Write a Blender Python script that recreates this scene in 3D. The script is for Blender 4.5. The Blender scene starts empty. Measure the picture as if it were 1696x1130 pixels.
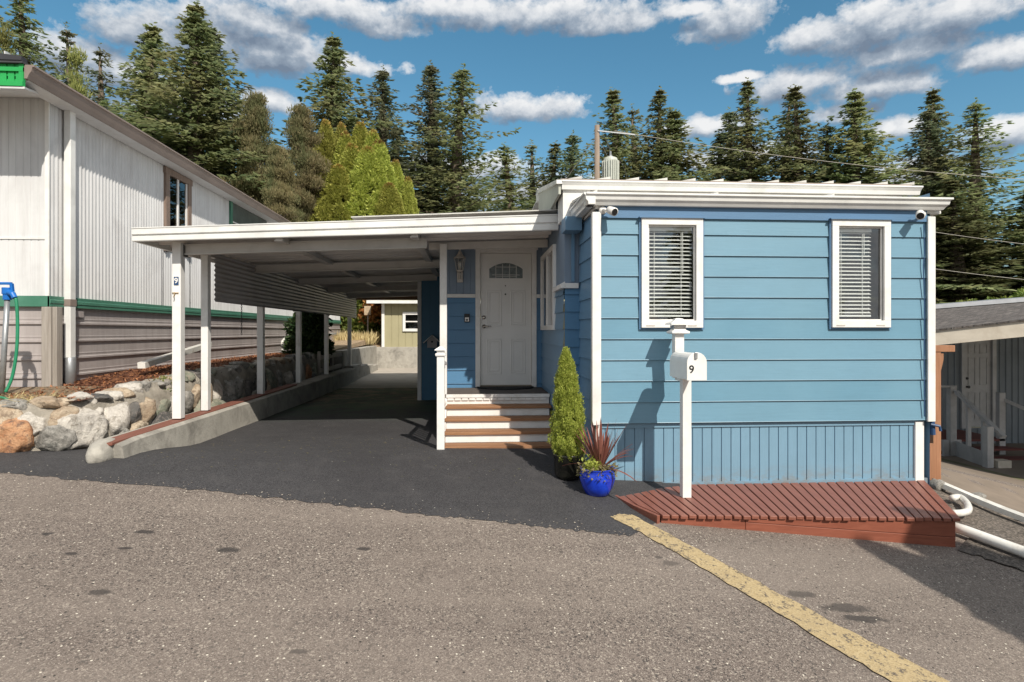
import bpy, math, random
import numpy as np
from mathutils import Vector, Matrix, noise
R=math.radians
random.seed(7); rng=np.random.default_rng(7)
sc=bpy.context.scene
col=sc.collection
# ------------------------------------------------------------------ camera (at the origin, eye level z=0)
F=1004.0; CX=848.0; HY=549.0; PSI=R(3.93)
cam=bpy.data.cameras.new("camera"); cam.lens=F/1696*36; cam.sensor_width=36; cam.shift_y=-(565-HY)/1696
cam.clip_end=2000; cam.clip_start=.05
co=bpy.data.objects.new("camera",cam); col.objects.link(co); co.rotation_euler=(R(90),0,-PSI); sc.camera=co
sc.render.resolution_x=1024; sc.render.resolution_y=682
# ------------------------------------------------------------------ light
SUN=Vector((-.45,1,-1.0)).normalized()          # the way the sunlight travels
elev=math.asin(-SUN.z); azim=math.atan2(-SUN.x,-SUN.y)
sl=bpy.data.lights.new("sun",'SUN'); sl.energy=3.3; sl.angle=R(.55); sl.color=(1,.93,.82)
so=bpy.data.objects.new("sun",sl); col.objects.link(so); so.rotation_euler=SUN.to_track_quat('-Z','Y').to_euler()
sc.view_settings.view_transform='Standard'; sc.view_settings.look='None'; sc.view_settings.exposure=0.70; sc.view_settings.gamma=1
w=bpy.data.worlds.new("World"); sc.world=w; w.use_nodes=True
nt=w.node_tree; nt.nodes.clear()
class NT:
    def __init__(s,t): s.t=t
    def n(s,k,**kw):
        x=s.t.nodes.new(k)
        for a,b in kw.items(): setattr(x,a,b)
        return x
    def put(s,sock,v):
        if isinstance(v,bpy.types.NodeSocket): s.t.links.new(v,sock)
        else: sock.default_value=v
    def m(s,op,a,b=0.0,c=0.0,clamp=False):
        x=s.n('ShaderNodeMath',operation=op,use_clamp=clamp)
        s.put(x.inputs[0],a); s.put(x.inputs[1],b)
        if op in('MULTIPLY_ADD','SMOOTH_MAX'): s.put(x.inputs[2],c)
        return x.outputs[0]
    def ramp(s,f,stops,interp='LINEAR'):
        x=s.n('ShaderNodeValToRGB'); cr=x.color_ramp; cr.interpolation=interp
        while len(cr.elements)<len(stops): cr.elements.new(.5)
        for e,(p,c) in zip(cr.elements,stops):
            e.position=p; e.color=(*(c if hasattr(c,'__len__') else (c,c,c)),1)
        s.put(x.inputs[0],f); return x.outputs[0]
    def mix(s,f,a,b,blend='MIX'):
        x=s.n('ShaderNodeMix',data_type='RGBA',blend_type=blend)
        s.put(x.inputs[0],f)
        for i,v in((6,a),(7,b)):
            if isinstance(v,bpy.types.NodeSocket): s.t.links.new(v,x.inputs[i])
            else: x.inputs[i].default_value=(*v,1)
        return x.outputs[2]
    def noise(s,vec,scale,detail=4,rough=.5,dist=0,dim='3D'):
        x=s.n('ShaderNodeTexNoise',noise_dimensions=dim)
        if vec is not None: s.put(x.inputs['Vector'],vec)
        x.inputs['Scale'].default_value=scale; x.inputs['Detail'].default_value=detail
        x.inputs['Roughness'].default_value=rough; x.inputs['Distortion'].default_value=dist
        return x.outputs[0]
    def xyz(s,a,b,c):
        x=s.n('ShaderNodeCombineXYZ'); s.put(x.inputs[0],a); s.put(x.inputs[1],b); s.put(x.inputs[2],c); return x.outputs[0]
    def sep(s,v):
        x=s.n('ShaderNodeSeparateXYZ'); s.put(x.inputs[0],v); return x.outputs
    def mapping(s,v,scale=(1,1,1),loc=(0,0,0)):
        x=s.n('ShaderNodeMapping'); s.put(x.inputs[0],v); x.inputs['Scale'].default_value=scale; x.inputs['Location'].default_value=loc; return x.outputs[0]
# clouds: banks of cumulus at given compass directions and heights, in degrees
def azel(px,py):
    u=(px-CX)/F; v=(HY-py)/F
    return math.degrees(PSI+math.atan(u)), math.degrees(math.atan(v/math.sqrt(1+u*u)))
BL=[(550,18,125,30),(450,92,110,50),(570,108,85,22),(360,60,110,55),(250,55,100,48),(110,95,80,42),(200,120,90,40),
    (760,16,90,26),(900,28,190,34),(1010,40,110,24),(1205,42,82,38),(1340,62,60,32),(1440,50,130,48),(1590,28,150,40),(1650,92,110,30),
    (1320,140,110,30),(1440,148,130,30),(1230,130,50,10),(870,182,92,30),(450,168,50,24),(1170,212,75,20),(1400,188,70,22),
    (1660,225,80,34),(1480,212,50,20),(790,282,90,26),(300,190,120,60),(60,150,90,40),(420,40,110,34),(640,45,70,24),(690,290,80,30),(1130,20,60,14),(1520,80,110,30),(1230,262,110,26),(900,330,200,40),(1500,300,120,40)]
g=bpy.data.node_groups.new("cloud_density",'ShaderNodeTree')
g.interface.new_socket("az",in_out='INPUT',socket_type='NodeSocketFloat'); g.interface.new_socket("el",in_out='INPUT',socket_type='NodeSocketFloat')
g.interface.new_socket("d",in_out='OUTPUT',socket_type='NodeSocketFloat')
G=NT(g); gi=G.n('NodeGroupInput'); go=G.n('NodeGroupOutput'); g.interface.new_socket('thin',in_out='OUTPUT',socket_type='NodeSocketFloat')  # second output: mask of the added out-of-view fill cloud
az,el=gi.outputs[0],gi.outputs[1]; acc=None
random.seed(3)
EX=[]
for b in BL:
    a0,e0=azel(b[0],b[1]); a1,_=azel(b[0]+b[2],b[1]); _,e1=azel(b[0],b[1]-b[3])
    EX.append((a0,e0,a1-a0,e1-e0))
for a0,e0,ra,re in EX:
    x=G.m('MULTIPLY_ADD',az,1/ra,-a0/ra); y=G.m('MULTIPLY_ADD',el,1/re,-e0/re)
    y=G.m('MULTIPLY',y,G.m('MULTIPLY_ADD',G.m('LESS_THAN',y,0),.35,1.0))
    d=G.m('SUBTRACT',1.0,G.m('SQRT',G.m('ADD',G.m('MULTIPLY',x,x),G.m('MULTIPLY',y,y))))
    acc=d if acc is None else G.m('SMOOTH_MAX',acc,d,.25)
v=G.xyz(G.m('MULTIPLY',az,.1),G.m('MULTIPLY',el,.13),0)
fill_msk=G.m('MAXIMUM',G.m('MULTIPLY',G.m('SUBTRACT',el,36),.12),G.m('MULTIPLY',G.m('SUBTRACT',G.m('ABSOLUTE',G.m('SUBTRACT',az,4)),60),.12),clamp=False)
fill_msk=G.m('MAXIMUM',G.m('MINIMUM',fill_msk,1),0)
acc=G.m('MAXIMUM',acc,G.m('MULTIPLY_ADD',fill_msk,1.15,-.8))      # added unseen cloud overhead and behind the viewer, as fill light
n1=G.noise(v,2.7,10,.62,.1); n2=G.noise(v,8,6,.6,.2)
acc=G.m('MULTIPLY_ADD',G.m('SUBTRACT',n1,.5),2.1,acc)
acc=G.m('MULTIPLY_ADD',G.m('SUBTRACT',n2,.5),.95,acc)
g.links.new(acc,go.inputs[0]); g.links.new(fill_msk,go.inputs[1])
T=NT(nt); tc=T.n('ShaderNodeTexCoord'); sx=T.sep(tc.outputs['Generated'])
az=T.m('MULTIPLY',T.m('ARCTAN2',sx[0],sx[1]),57.2958); az=T.m('ADD',az,T.m('MULTIPLY',T.m('LESS_THAN',az,-62),360)); el=T.m('MULTIPLY',T.m('ARCSINE',sx[2]),57.2958)
def dens(a,e):
    x=T.n('ShaderNodeGroup'); x.node_tree=g; T.put(x.inputs[0],a); T.put(x.inputs[1],e); return x.outputs
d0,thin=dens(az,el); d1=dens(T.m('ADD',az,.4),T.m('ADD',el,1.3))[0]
cov=T.ramp(T.m('ADD',d0,.17),[(.0,0),(.22,.55),(.55,1)])
lit=T.m('SUBTRACT',d0,d1)
shade=T.ramp(T.m('ADD',T.m('MULTIPLY',thin,.42),T.m('MULTIPLY_ADD',lit,.62,T.m('MULTIPLY_ADD',d0,-.36,.47))),[(.05,(.19,.25,.34)),(.38,(.34,.41,.50)),(.66,(.66,.70,.75)),(.95,(.90,.91,.92))])  # thin marks the added unseen cloud, whitened here for more fill
sky=T.n('ShaderNodeTexSky',sky_type='NISHITA'); sky.sun_disc=False; sky.sun_elevation=elev; sky.sun_rotation=azim
sky.air_density=1.0; sky.dust_density=.6; sky.ozone_density=2.2
SKYS=.15
hs=T.n('ShaderNodeHueSaturation'); T.put(hs.inputs['Color'],sky.outputs[0]); hs.inputs['Saturation'].default_value=1.2; hs.inputs['Hue'].default_value=.478; hs.inputs['Value'].default_value=.52
cl=T.n('ShaderNodeVectorMath',operation='SCALE'); T.put(cl.inputs[0],shade); cl.inputs['Scale'].default_value=.60/SKYS
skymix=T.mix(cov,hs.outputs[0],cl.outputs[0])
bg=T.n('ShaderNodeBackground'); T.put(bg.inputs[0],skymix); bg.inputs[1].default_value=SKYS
ow=T.n('ShaderNodeOutputWorld'); nt.links.new(bg.outputs[0],ow.inputs[0])
# ------------------------------------------------------------------ geometry helpers
def ratio(px):
    u=(px-CX)/F; return (u*math.cos(PSI)+math.sin(PSI))/(math.cos(PSI)-u*math.sin(PSI))
def W(px,py,Y):                                  # world point on a sight line, at the depth Y where the thing stands
    u=(px-CX)/F; s=Y/(math.cos(PSI)-u*math.sin(PSI))
    return Vector(((u*math.cos(PSI)+math.sin(PSI))*s,Y,(HY-py)/F*s))
def XW(px,Y): return ratio(px)*Y
def sstep(x,a,b):
    t=min(1,max(0,(x-a)/(b-a))); return t*t*(3-2*t)
def hgt(X,Y):
    r=-1.71-.063*(max(-9,min(X,14))-1.32)+.0987*(Y-6.3)
    if Y<1: r=-1.71-.063*(max(-9,min(X,14))-1.32)+.0987*(1-6.3)+.03*(Y-1)*(1 if Y>-20 else 0)-(.63 if Y<=-20 else 0)
    d=-1.53-.012*(min(Y,15)-8); r2=d-.03*sstep(X,1.5,6)
    w_=sstep(Y,6.3,8.6); z=r*(1-w_)+r2*w_
    z-=min(1.05,.235*max(0,X-5.15))*sstep(Y,5.2,7.6)
    return z
def Gp(px,py,off=0):
    u=(px-CX)/F; best=None; a=2.0
    f=lambda Y:(W(px,py,Y).z-hgt(W(px,py,Y).x,Y))
    while a<60 and f(a)>0: a+=.05
    lo,hi=a-.05,a
    for _ in range(30):
        m_=(lo+hi)/2
        if f(m_)>0: lo=m_
        else: hi=m_
    p=W(px,py,lo); p.z+=off; return p
WL={}
class MB:
    def __init__(s): s.v=[]; s.f=[]
    def add(s,vs,fs):
        o=len(s.v); s.v+=[tuple(p) for p in vs]; s.f+=[tuple(i+o for i in f) for f in fs]; return s
    def box(s,x0,x1,y0,y1,z0,z1):
        return s.hexa([(x0,y0,z0),(x1,y0,z0),(x1,y1,z0),(x0,y1,z0)],[(x0,y0,z1),(x1,y0,z1),(x1,y1,z1),(x0,y1,z1)])
    def hexa(s,b,t):
        n=len(b)
        return s.add(list(b)+list(t),[tuple(range(n))[::-1],tuple(range(n,2*n))]+[(i,(i+1)%n,n+(i+1)%n,n+i) for i in range(n)])
    def prism(s,poly,vec):
        vec=Vector(vec); return s.hexa([Vector(p) for p in poly],[Vector(p)+vec for p in poly])
    def bar(s,a,b,wd,hg,up=(0,0,1)):
        a=Vector(a);b=Vector(b);d=(b-a).normalized();up=Vector(up)
        sd=d.cross(up)
        if sd.length<1e-4: sd=d.cross(Vector((0,1,0)))
        sd.normalize(); u2=sd.cross(d).normalized(); q=[(-1,-1),(1,-1),(1,1),(-1,1)]
        return s.hexa([a+sd*i*wd/2+u2*j*hg/2 for i,j in q],[b+sd*i*wd/2+u2*j*hg/2 for i,j in q])
    def tube(s,pts,r,n=8,cap=True):
        pts=[Vector(p) for p in pts]; rs=r if hasattr(r,'__len__') else [r]*len(pts); o=len(s.v); prev=None
        for i,p in enumerate(pts):
            d=(pts[min(i+1,len(pts)-1)]-pts[max(i-1,0)]).normalized()
            if prev is None:
                a=d.cross(Vector((0,0,1)))
                if a.length<1e-3: a=d.cross(Vector((0,1,0)))
            else: a=prev-d*prev.dot(d)
            a.normalize(); prev=a; b=d.cross(a)
            for k in range(n):
                t=2*math.pi*k/n; s.v.append(tuple(p+(a*math.cos(t)+b*math.sin(t))*rs[i]))
        m=len(pts)
        for i in range(m-1):
            for k in range(n): s.f.append((o+i*n+k,o+i*n+(k+1)%n,o+(i+1)*n+(k+1)%n,o+(i+1)*n+k))
        if cap: s.f.append(tuple(o+k for k in range(n))[::-1]); s.f.append(tuple(o+(m-1)*n+k for k in range(n)))
        return s
    def lathe(s,c,prof,n=24,sq=False):
        o=len(s.v); c=Vector(c)
        for r,z in prof:
            for k in range(n):
                t=2*math.pi*(k+.5)/n; rr=r/ (math.cos(math.pi/4) if sq else 1)
                s.v.append((c.x+rr*math.cos(t),c.y+rr*math.sin(t),c.z+z))
        m=len(prof)
        for i in range(m-1):
            for k in range(n): s.f.append((o+i*n+k,o+i*n+(k+1)%n,o+(i+1)*n+(k+1)%n,o+(i+1)*n+k))
        s.f.append(tuple(o+k for k in range(n))[::-1]); s.f.append(tuple(o+(m-1)*n+k for k in range(n)))
        return s
    def strip(s,prof,vec):                       # open profile swept along vec (a sheet)
        o=len(s.v); n=len(prof); vec=Vector(vec)
        s.v+=[tuple(p) for p in prof]+[tuple(Vector(p)+vec) for p in prof]
        s.f+=[(o+i,o+i+1,o+n+i+1,o+n+i) for i in range(n-1)]; return s
    def build(s,name,m,parent=None,smooth=False,bev=0,cat=None,label=None,group=None,kind=None):
        off=WL.get(parent.name,Vector()) if parent else Vector()
        me=bpy.data.meshes.new(name); me.from_pydata([(a-off.x,b-off.y,c-off.z) for a,b,c in s.v],[],s.f); me.update()
        o=bpy.data.objects.new(name,me); col.objects.link(o)
        for k in (m if isinstance(m,list) else [m]): me.materials.append(k)
        if smooth: me.polygons.foreach_set('use_smooth',[True]*len(me.polygons))
        if parent: o.parent=parent; WL[o.name]=off
        if bev:
            bm=o.modifiers.new('bevel','BEVEL'); bm.width=bev; bm.segments=2; bm.limit_method='ANGLE'; bm.harden_normals=False
        if not parent and not kind and not cat: print('NO CAT',name)
        if cat: o['category']=cat
        if label: o['label']=label
        if group: o['group']=group
        if kind: o['kind']=kind
        return o
def recenter(o,c):                               # put a single-mesh thing's origin at its base
    c=Vector(c); o.data.transform(Matrix.Translation(-c)); o.location=c; return o
def thing(name,label,cat,loc,group=None):
    o=bpy.data.objects.new(name,None); col.objects.link(o); o.location=loc; o['label']=label; o['category']=cat
    o.empty_display_size=.1
    if group: o['group']=group
    WL[o.name]=Vector(loc); return o
def dup(r,loc,rz=0,scale=(1,1,1),label=None,group=None,cat=None):
    c=r.copy(); col.objects.link(c); c.location=loc; c.rotation_euler=(0,0,rz); c.scale=scale
    if label: c['label']=label
    if group: c['group']=group
    for ch in list(r.children):
        d=ch.copy(); col.objects.link(d); d.parent=c
        for g_ in list(ch.children):
            e=g_.copy(); col.objects.link(e); e.parent=d
    return c
# ------------------------------------------------------------------ materials
def newmat(name):
    m=bpy.data.materials.new(name); m.use_nodes=True; t=m.node_tree; t.nodes.clear()
    N=NT(t); b=N.n('ShaderNodeBsdfPrincipled'); o=N.n('ShaderNodeOutputMaterial'); t.links.new(b.outputs[0],o.inputs[0])
    return m,N,b,o
def bump(N,b,h,strength,dist=.01):
    x=N.n('ShaderNodeBump'); N.put(x.inputs['Height'],h); x.inputs['Strength'].default_value=strength; x.inputs['Distance'].default_value=dist
    N.t.links.new(x.outputs[0],b.inputs['Normal'])
def M(name,c,rough=.6,var=.12,sc_=(6,6,6),bs=.25,bd=.004,fine=60,metal=0,dirt=None,da=.5,dsc=1.3,spec=.4):
    m,N,b,o=newmat(name); tc=N.n('ShaderNodeTexCoord').outputs['Object']
    n=N.noise(N.mapping(tc,sc_),1,6,.6)
    c1=tuple(x*(1-var) for x in c); c2=tuple(min(1,x*(1+var)) for x in c)
    cc=N.mix(N.ramp(n,[(.3,0),(.7,1)]),c1,c2)
    if dirt:
        dn=N.noise(N.mapping(tc,(dsc,dsc,dsc)),1,8,.65,.4)
        cc=N.mix(N.m('MULTIPLY',N.ramp(dn,[(.48,0),(.68,1)]),da),cc,dirt)
    N.put(b.inputs['Base Color'],cc); b.inputs['Roughness'].default_value=rough; b.inputs['Metallic'].default_value=metal
    b.inputs['Specular IOR Level'].default_value=spec
    if bs: bump(N,b,N.noise(N.mapping(tc,tuple(fine*x/6 for x in sc_)),1,3,.6),bs,bd)
    return m
def wood(name,c,c2,axis=0,rough=.7,scale=1):
    m,N,b,o=newmat(name); tc=N.n('ShaderNodeTexCoord').outputs['Object']
    s=[28*scale,28*scale,28*scale]; s[axis]=1.6*scale
    n=N.noise(N.mapping(tc,tuple(s)),1,7,.65,.6); n2=N.noise(N.mapping(tc,(3,3,3)),1,3,.5)
    cc=N.mix(N.ramp(n,[(.3,0),(.7,1)]),c,c2); cc=N.mix(N.m('MULTIPLY',n2,.35),cc,tuple(x*.6 for x in c))
    N.put(b.inputs['Base Color'],cc); b.inputs['Roughness'].default_value=rough
    bump(N,b,n,.35,.004); return m
def grainpaint(name,c,rough=.45,axis=0,fade=None,fa=.3):   # painted wood-grain siding
    m,N,b,o=newmat(name); tc=N.n('ShaderNodeTexCoord').outputs['Object']
    s=[90,90,90]; s[axis]=3
    n=N.noise(N.mapping(tc,tuple(s)),1,5,.7,.3); n2=N.noise(N.mapping(tc,(1.3,1.3,1.8)),1,6,.6)
    cc=N.mix(N.ramp(n2,[(.3,0),(.72,1)]),tuple(x*.93 for x in c),tuple(min(1,x*1.06) for x in c))
    cc=N.mix(N.m('MULTIPLY',N.ramp(n,[(.35,0),(.75,1)]),.22),cc,fade or tuple(min(1,x*1.5) for x in c))
    n3=N.noise(N.mapping(tc,(30,30,5) if axis==0 else (4,4,4)),1,4,.8)
    cc=N.mix(N.m('MULTIPLY',N.ramp(n3,[(.62,0),(.72,1)]),.25),cc,tuple(x*.75 for x in c))
    N.put(b.inputs['Base Color'],cc); b.inputs['Roughness'].default_value=rough
    bump(N,b,n,.35,.003); return m
def splash(m,z1=.22):
    N=NT(m.node_tree); b=[n for n in m.node_tree.nodes if n.type=='BSDF_PRINCIPLED'][0]; old=b.inputs['Base Color'].links[0].from_socket
    tc=N.n('ShaderNodeTexCoord').outputs['Object']; z=N.sep(tc)[2]
    k=N.m('MULTIPLY',N.ramp(N.m('MULTIPLY',z,1/z1),[(.0,.9),(1,0)]),N.ramp(N.noise(N.mapping(tc,(6,6,14)),1,8,.75,.3),[(.42,0),(.62,.8)]))
    N.put(b.inputs['Base Color'],N.mix(k,old,(.20,.17,.14)))
def asphalt(name,stops,scale,rough=.9,seal=False):
    m,N,b,o=newmat(name); tc=N.n('ShaderNodeTexCoord').outputs['Object']
    vo=N.n('ShaderNodeTexVoronoi',feature='F1'); N.put(vo.inputs['Vector'],N.mapping(tc,(1,1,1))); vo.inputs['Scale'].default_value=scale
    cs=N.sep(vo.outputs['Color'])[0]; cc=N.ramp(cs,stops,'CONSTANT' if not seal else 'LINEAR')
    v2=N.n('ShaderNodeTexVoronoi'); N.put(v2.inputs['Vector'],tc); v2.inputs['Scale'].default_value=scale*.45
    c2=N.sep(v2.outputs['Color'])
    if not seal:
        cc=N.mix(N.m('MULTIPLY',N.m('GREATER_THAN',c2[0],.955),.6),cc,(.42,.37,.31))
        cc=N.mix(N.m('MULTIPLY',N.m('GREATER_THAN',c2[1],.93),.75),cc,(.045,.042,.04))
    big=N.noise(tc,.55,5,.55,.5); mid=N.noise(tc,3.2,5,.6,.3)
    cc=N.mix(N.ramp(big,[(.35,0),(.7,.38)] if not seal else [(.35,0),(.7,.5)]),cc,(.135,.110,.094) if not seal else (.028,.026,.028))
    cc=N.mix(N.ramp(mid,[(.5,0),(.75,.35)]),cc,(.215,.18,.155) if not seal else (.085,.08,.08))
    if not seal:                                   # oil drips and patched spots in the wheel tracks
        st=[(Gp(380,912),.10,.05),(Gp(603,910),.06,.035),(Gp(118,918),.07,.03),(Gp(165,982),.075,.045),(Gp(240,882),.1,.04),(Gp(78,885),.05,.03),
            (Gp(1112,934),.09,.05),(Gp(1325,985),.13,.06),(Gp(1400,1008),.23,.07),(Gp(1432,1026),.2,.055),(Gp(208,909),.06,.025),(Gp(495,1080),.06,.03),(Gp(1090,924),.04,.03)]
        sp=N.sep(tc); wob=N.m('MULTIPLY_ADD',N.noise(tc,14,4,.6),1.5,-.75)
        tot=None
        for i,(p,rx,ry) in enumerate(st):
            x=N.m('MULTIPLY_ADD',sp[0],1/rx,-p.x/rx); y=N.m('MULTIPLY_ADD',sp[1],1/ry,-p.y/ry)
            d=N.m('SUBTRACT',1,N.m('SQRT',N.m('ADD',N.m('MULTIPLY',x,x),N.m('MULTIPLY',y,y))))
            tot=d if tot is None else N.m('MAXIMUM',tot,d)
        k=N.ramp(N.m('ADD',tot,wob),[(-.05 if False else .0,0),(.38,.85)])
        cc=N.mix(k,cc,(.035,.031,.03))
        cr=N.n('ShaderNodeTexVoronoi',feature='DISTANCE_TO_EDGE'); wv=N.n('ShaderNodeVectorMath',operation='ADD')
        nn=N.n('ShaderNodeTexNoise'); N.put(nn.inputs['Vector'],tc); nn.inputs['Scale'].default_value=2.2; nn.inputs['Detail'].default_value=7; nn.inputs['Roughness'].default_value=.6
        N.put(wv.inputs[0],tc); N.put(wv.inputs[1],nn.outputs[1]); N.put(cr.inputs['Vector'],wv.outputs[0]); cr.inputs['Scale'].default_value=.28
        cc=N.mix(N.m('MULTIPLY',N.ramp(cr.outputs[0],[(.0,.55),(.0035,0)]),N.ramp(N.noise(tc,.8,3,.5),[(.45,0),(.6,1)])),cc,(.05,.04,.035))
        trk=N.ramp(N.noise(N.mapping(tc,(.25,1.3,1)),1,4,.55,.3),[(.42,0),(.62,.30)]); cc=N.mix(trk,cc,(.28,.235,.20))
        v4=N.n('ShaderNodeTexVoronoi'); N.put(v4.inputs['Vector'],tc); v4.inputs['Scale'].default_value=26
        r4=N.sep(v4.outputs['Color']); cc=N.mix(N.m('MULTIPLY',N.m('LESS_THAN',v4.outputs[0],.16),N.m('GREATER_THAN',r4[0],.84)),cc,(.62,.57,.48))
        cc=N.mix(N.m('MULTIPLY',N.m('LESS_THAN',v4.outputs[0],.20),N.m('LESS_THAN',r4[0],.12)),cc,(.04,.035,.032))
    else:
        cr=N.n('ShaderNodeTexVoronoi',feature='DISTANCE_TO_EDGE'); wv=N.n('ShaderNodeVectorMath',operation='ADD')
        nn=N.n('ShaderNodeTexNoise'); N.put(nn.inputs['Vector'],tc); nn.inputs['Scale'].default_value=1.4; nn.inputs['Detail'].default_value=6
        N.put(wv.inputs[0],tc); N.put(wv.inputs[1],nn.outputs[1]); N.put(cr.inputs['Vector'],wv.outputs[0]); cr.inputs['Scale'].default_value=.42
        cc=N.mix(N.m('MULTIPLY',N.ramp(cr.outputs[0],[(.0,.5),(.005,0)]),N.ramp(N.noise(tc,.7,3,.5),[(.48,0),(.6,1)])),cc,(.02,.019,.02))
        v3=N.n('ShaderNodeTexVoronoi'); N.put(v3.inputs['Vector'],tc); v3.inputs['Scale'].default_value=9
        cc=N.mix(N.m('MULTIPLY',N.m('LESS_THAN',v3.outputs[0],.06),N.m('GREATER_THAN',N.sep(v3.outputs[1])[0],.6)),cc,(.3,.29,.26))
        # moss and dust where the cars do not reach, deep under the roof
        sp=N.sep(tc); deep=N.m('MULTIPLY',N.ramp(N.m('MULTIPLY_ADD',sp[1],.1,-.95),[(.1,0),(.35,1)]),N.ramp(N.noise(tc,1.5,8,.7,.6),[(.38,0),(.55,.85)]))
        cc=N.mix(deep,cc,(.055,.10,.06))
        cc=N.mix(N.m('MULTIPLY',N.ramp(N.m('MULTIPLY_ADD',sp[1],.1,-1.25),[(.0,0),(.2,.8)]),N.ramp(N.noise(tc,2.1,6,.7,.2),[(.46,0),(.58,.9)])),cc,(.21,.16,.12))
    N.put(b.inputs['Base Color'],cc); b.inputs['Roughness'].default_value=rough
    b.inputs['Specular IOR Level'].default_value=.3
    bump(N,b,N.m('ADD',vo.outputs[0],N.m('MULTIPLY',N.noise(tc,220,2,.6),.6)),.55 if not seal else .35,.006)
    return m
def leafmat(name,a,bcol,c=None,rough=.6,trans=.25,zbrown=None):
    m,N,b,o=newmat(name); ge=N.n('ShaderNodeNewGeometry'); oi=N.n('ShaderNodeObjectInfo'); tc=N.n('ShaderNodeTexCoord').outputs['Object']
    r=ge.outputs['Random Per Island']
    cc=N.mix(r,a,bcol)
    if c: cc=N.mix(N.ramp(N.noise(tc,.55,4,.6,.3),[(.46,0),(.64,.75)]),cc,c)
    hv=N.n('ShaderNodeHueSaturation'); N.put(hv.inputs['Color'],cc); N.put(hv.inputs['Value'],N.m('MULTIPLY_ADD',oi.outputs['Random'],.5,.75))
    N.put(hv.inputs['Hue'],N.m('MULTIPLY_ADD',oi.outputs['Random'],.03,.485))
    N.put(b.inputs['Base Color'],hv.outputs[0]); b.inputs['Roughness'].default_value=rough; b.inputs['Specular IOR Level'].default_value=.25
    tr=N.n('ShaderNodeBsdfTranslucent'); N.put(tr.inputs[0],hv.outputs[0]); mx=N.n('ShaderNodeMixShader'); mx.inputs[0].default_value=trans
    N.t.links.new(b.outputs[0],mx.inputs[1]); N.t.links.new(tr.outputs[0],mx.inputs[2]); N.t.links.new(mx.outputs[0],o.inputs[0])
    return m
def glassmat(name,tint=(.6,.65,.65),refl=.12):
    m,N,b,o=newmat(name); N.t.nodes.remove(b)
    t=N.n('ShaderNodeBsdfTransparent'); t.inputs[0].default_value=(*tint,1)
    g_=N.n('ShaderNodeBsdfGlossy'); g_.inputs['Roughness'].default_value=.0; g_.inputs[0].default_value=(.95,.97,1,1)
    tc=N.n('ShaderNodeTexCoord').outputs['Object']; bp=N.n('ShaderNodeBump'); N.put(bp.inputs['Height'],N.noise(tc,1.8,2,.5)); bp.inputs['Strength'].default_value=.05; bp.inputs['Distance'].default_value=.05
    N.t.links.new(bp.outputs[0],g_.inputs['Normal'])
    lw=N.n('ShaderNodeLayerWeight'); lw.inputs[0].default_value=.5
    mx=N.n('ShaderNodeMixShader'); N.put(mx.inputs[0],N.m('MULTIPLY_ADD',N.m('POWER',lw.outputs[1],4.0),.7,refl+.05,clamp=True)); N.t.links.new(t.outputs[0],mx.inputs[1]); N.t.links.new(g_.outputs[0],mx.inputs[2]); N.t.links.new(mx.outputs[0],o.inputs[0])
    return m
BLUE=(.13,.26,.352)
m_lap=grainpaint('blue_lap_paint',BLUE,.4,0)
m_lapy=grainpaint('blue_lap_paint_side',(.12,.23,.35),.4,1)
m_skirtb=grainpaint('blue_panel_paint',(.155,.28,.38),.55,2)
m_frieze=grainpaint('blue_trim_paint',(.085,.18,.31),.45,0)
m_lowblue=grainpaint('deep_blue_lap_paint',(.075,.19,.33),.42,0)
m_upgrey=grainpaint('grey_blue_panel_paint',(.19,.25,.33),.6,2)
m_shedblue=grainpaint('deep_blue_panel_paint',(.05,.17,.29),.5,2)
splash(m_skirtb)
def boards(m,z0,pitch,amt=.10):
    N=NT(m.node_tree); b=[n for n in m.node_tree.nodes if n.type=='BSDF_PRINCIPLED'][0]; old=b.inputs['Base Color'].links[0].from_socket
    tc=N.n('ShaderNodeTexCoord').outputs['Object']; z=N.sep(tc)[2]; wn=N.n('ShaderNodeTexWhiteNoise',noise_dimensions='1D'); N.put(wn.inputs['W'],N.m('FLOOR',N.m('MULTIPLY_ADD',z,1/pitch,-z0/pitch)))
    hv=N.n('ShaderNodeHueSaturation'); N.put(hv.inputs['Color'],old); N.put(hv.inputs['Value'],N.m('MULTIPLY_ADD',wn.outputs[0],amt,1-amt/2)); N.put(hv.inputs['Saturation'],N.m('MULTIPLY_ADD',wn.outputs[0],-.1,1.05))
    t2=N.ramp(N.noise(N.mapping(tc,(.5,.5,.35)),1,4,.5,.4),[(.42,0),(.62,.4)])
    N.put(b.inputs['Base Color'],N.mix(t2,hv.outputs[0],(.165,.30,.385)))
boards(m_lap,.712,.2343)
m_white=M('white_trim_paint',(.74,.73,.71),.4,.05,(5,5,5),.15,.002,dirt=(.45,.43,.38),da=.3,dsc=4)
m_whitemetal=M('white_enamelled_metal',(.72,.72,.70),.32,.06,(4,4,4),.05,.001,dirt=(.42,.42,.40),da=.35,dsc=2.2)
m_door=M('white_door_paint',(.70,.69,.67),.35,.03,(4,4,4),.08,.001)
m_ceil=M('dull_underside_metal',(.60,.58,.56),.45,.12,(1,14,3),.1,.001,dirt=(.36,.32,.29),da=.4,dsc=1.5)
m_beam=M('taupe_beam_metal',(.60,.58,.55),.4,.08,(2,5,5),.05,.001,dirt=(.25,.23,.21),da=.3)
m_panel=M('mauve_grey_corrugated_metal',(.46,.43,.42),.35,.1,(1,2,6),.08,.001,dirt=(.2,.17,.15),da=.35)
m_black=M('black_plastic',(.015,.015,.016),.4,.1)
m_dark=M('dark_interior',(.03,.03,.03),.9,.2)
m_cut=M('dark_groove_metal',(.10,.10,.10),.6,.1)
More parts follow.
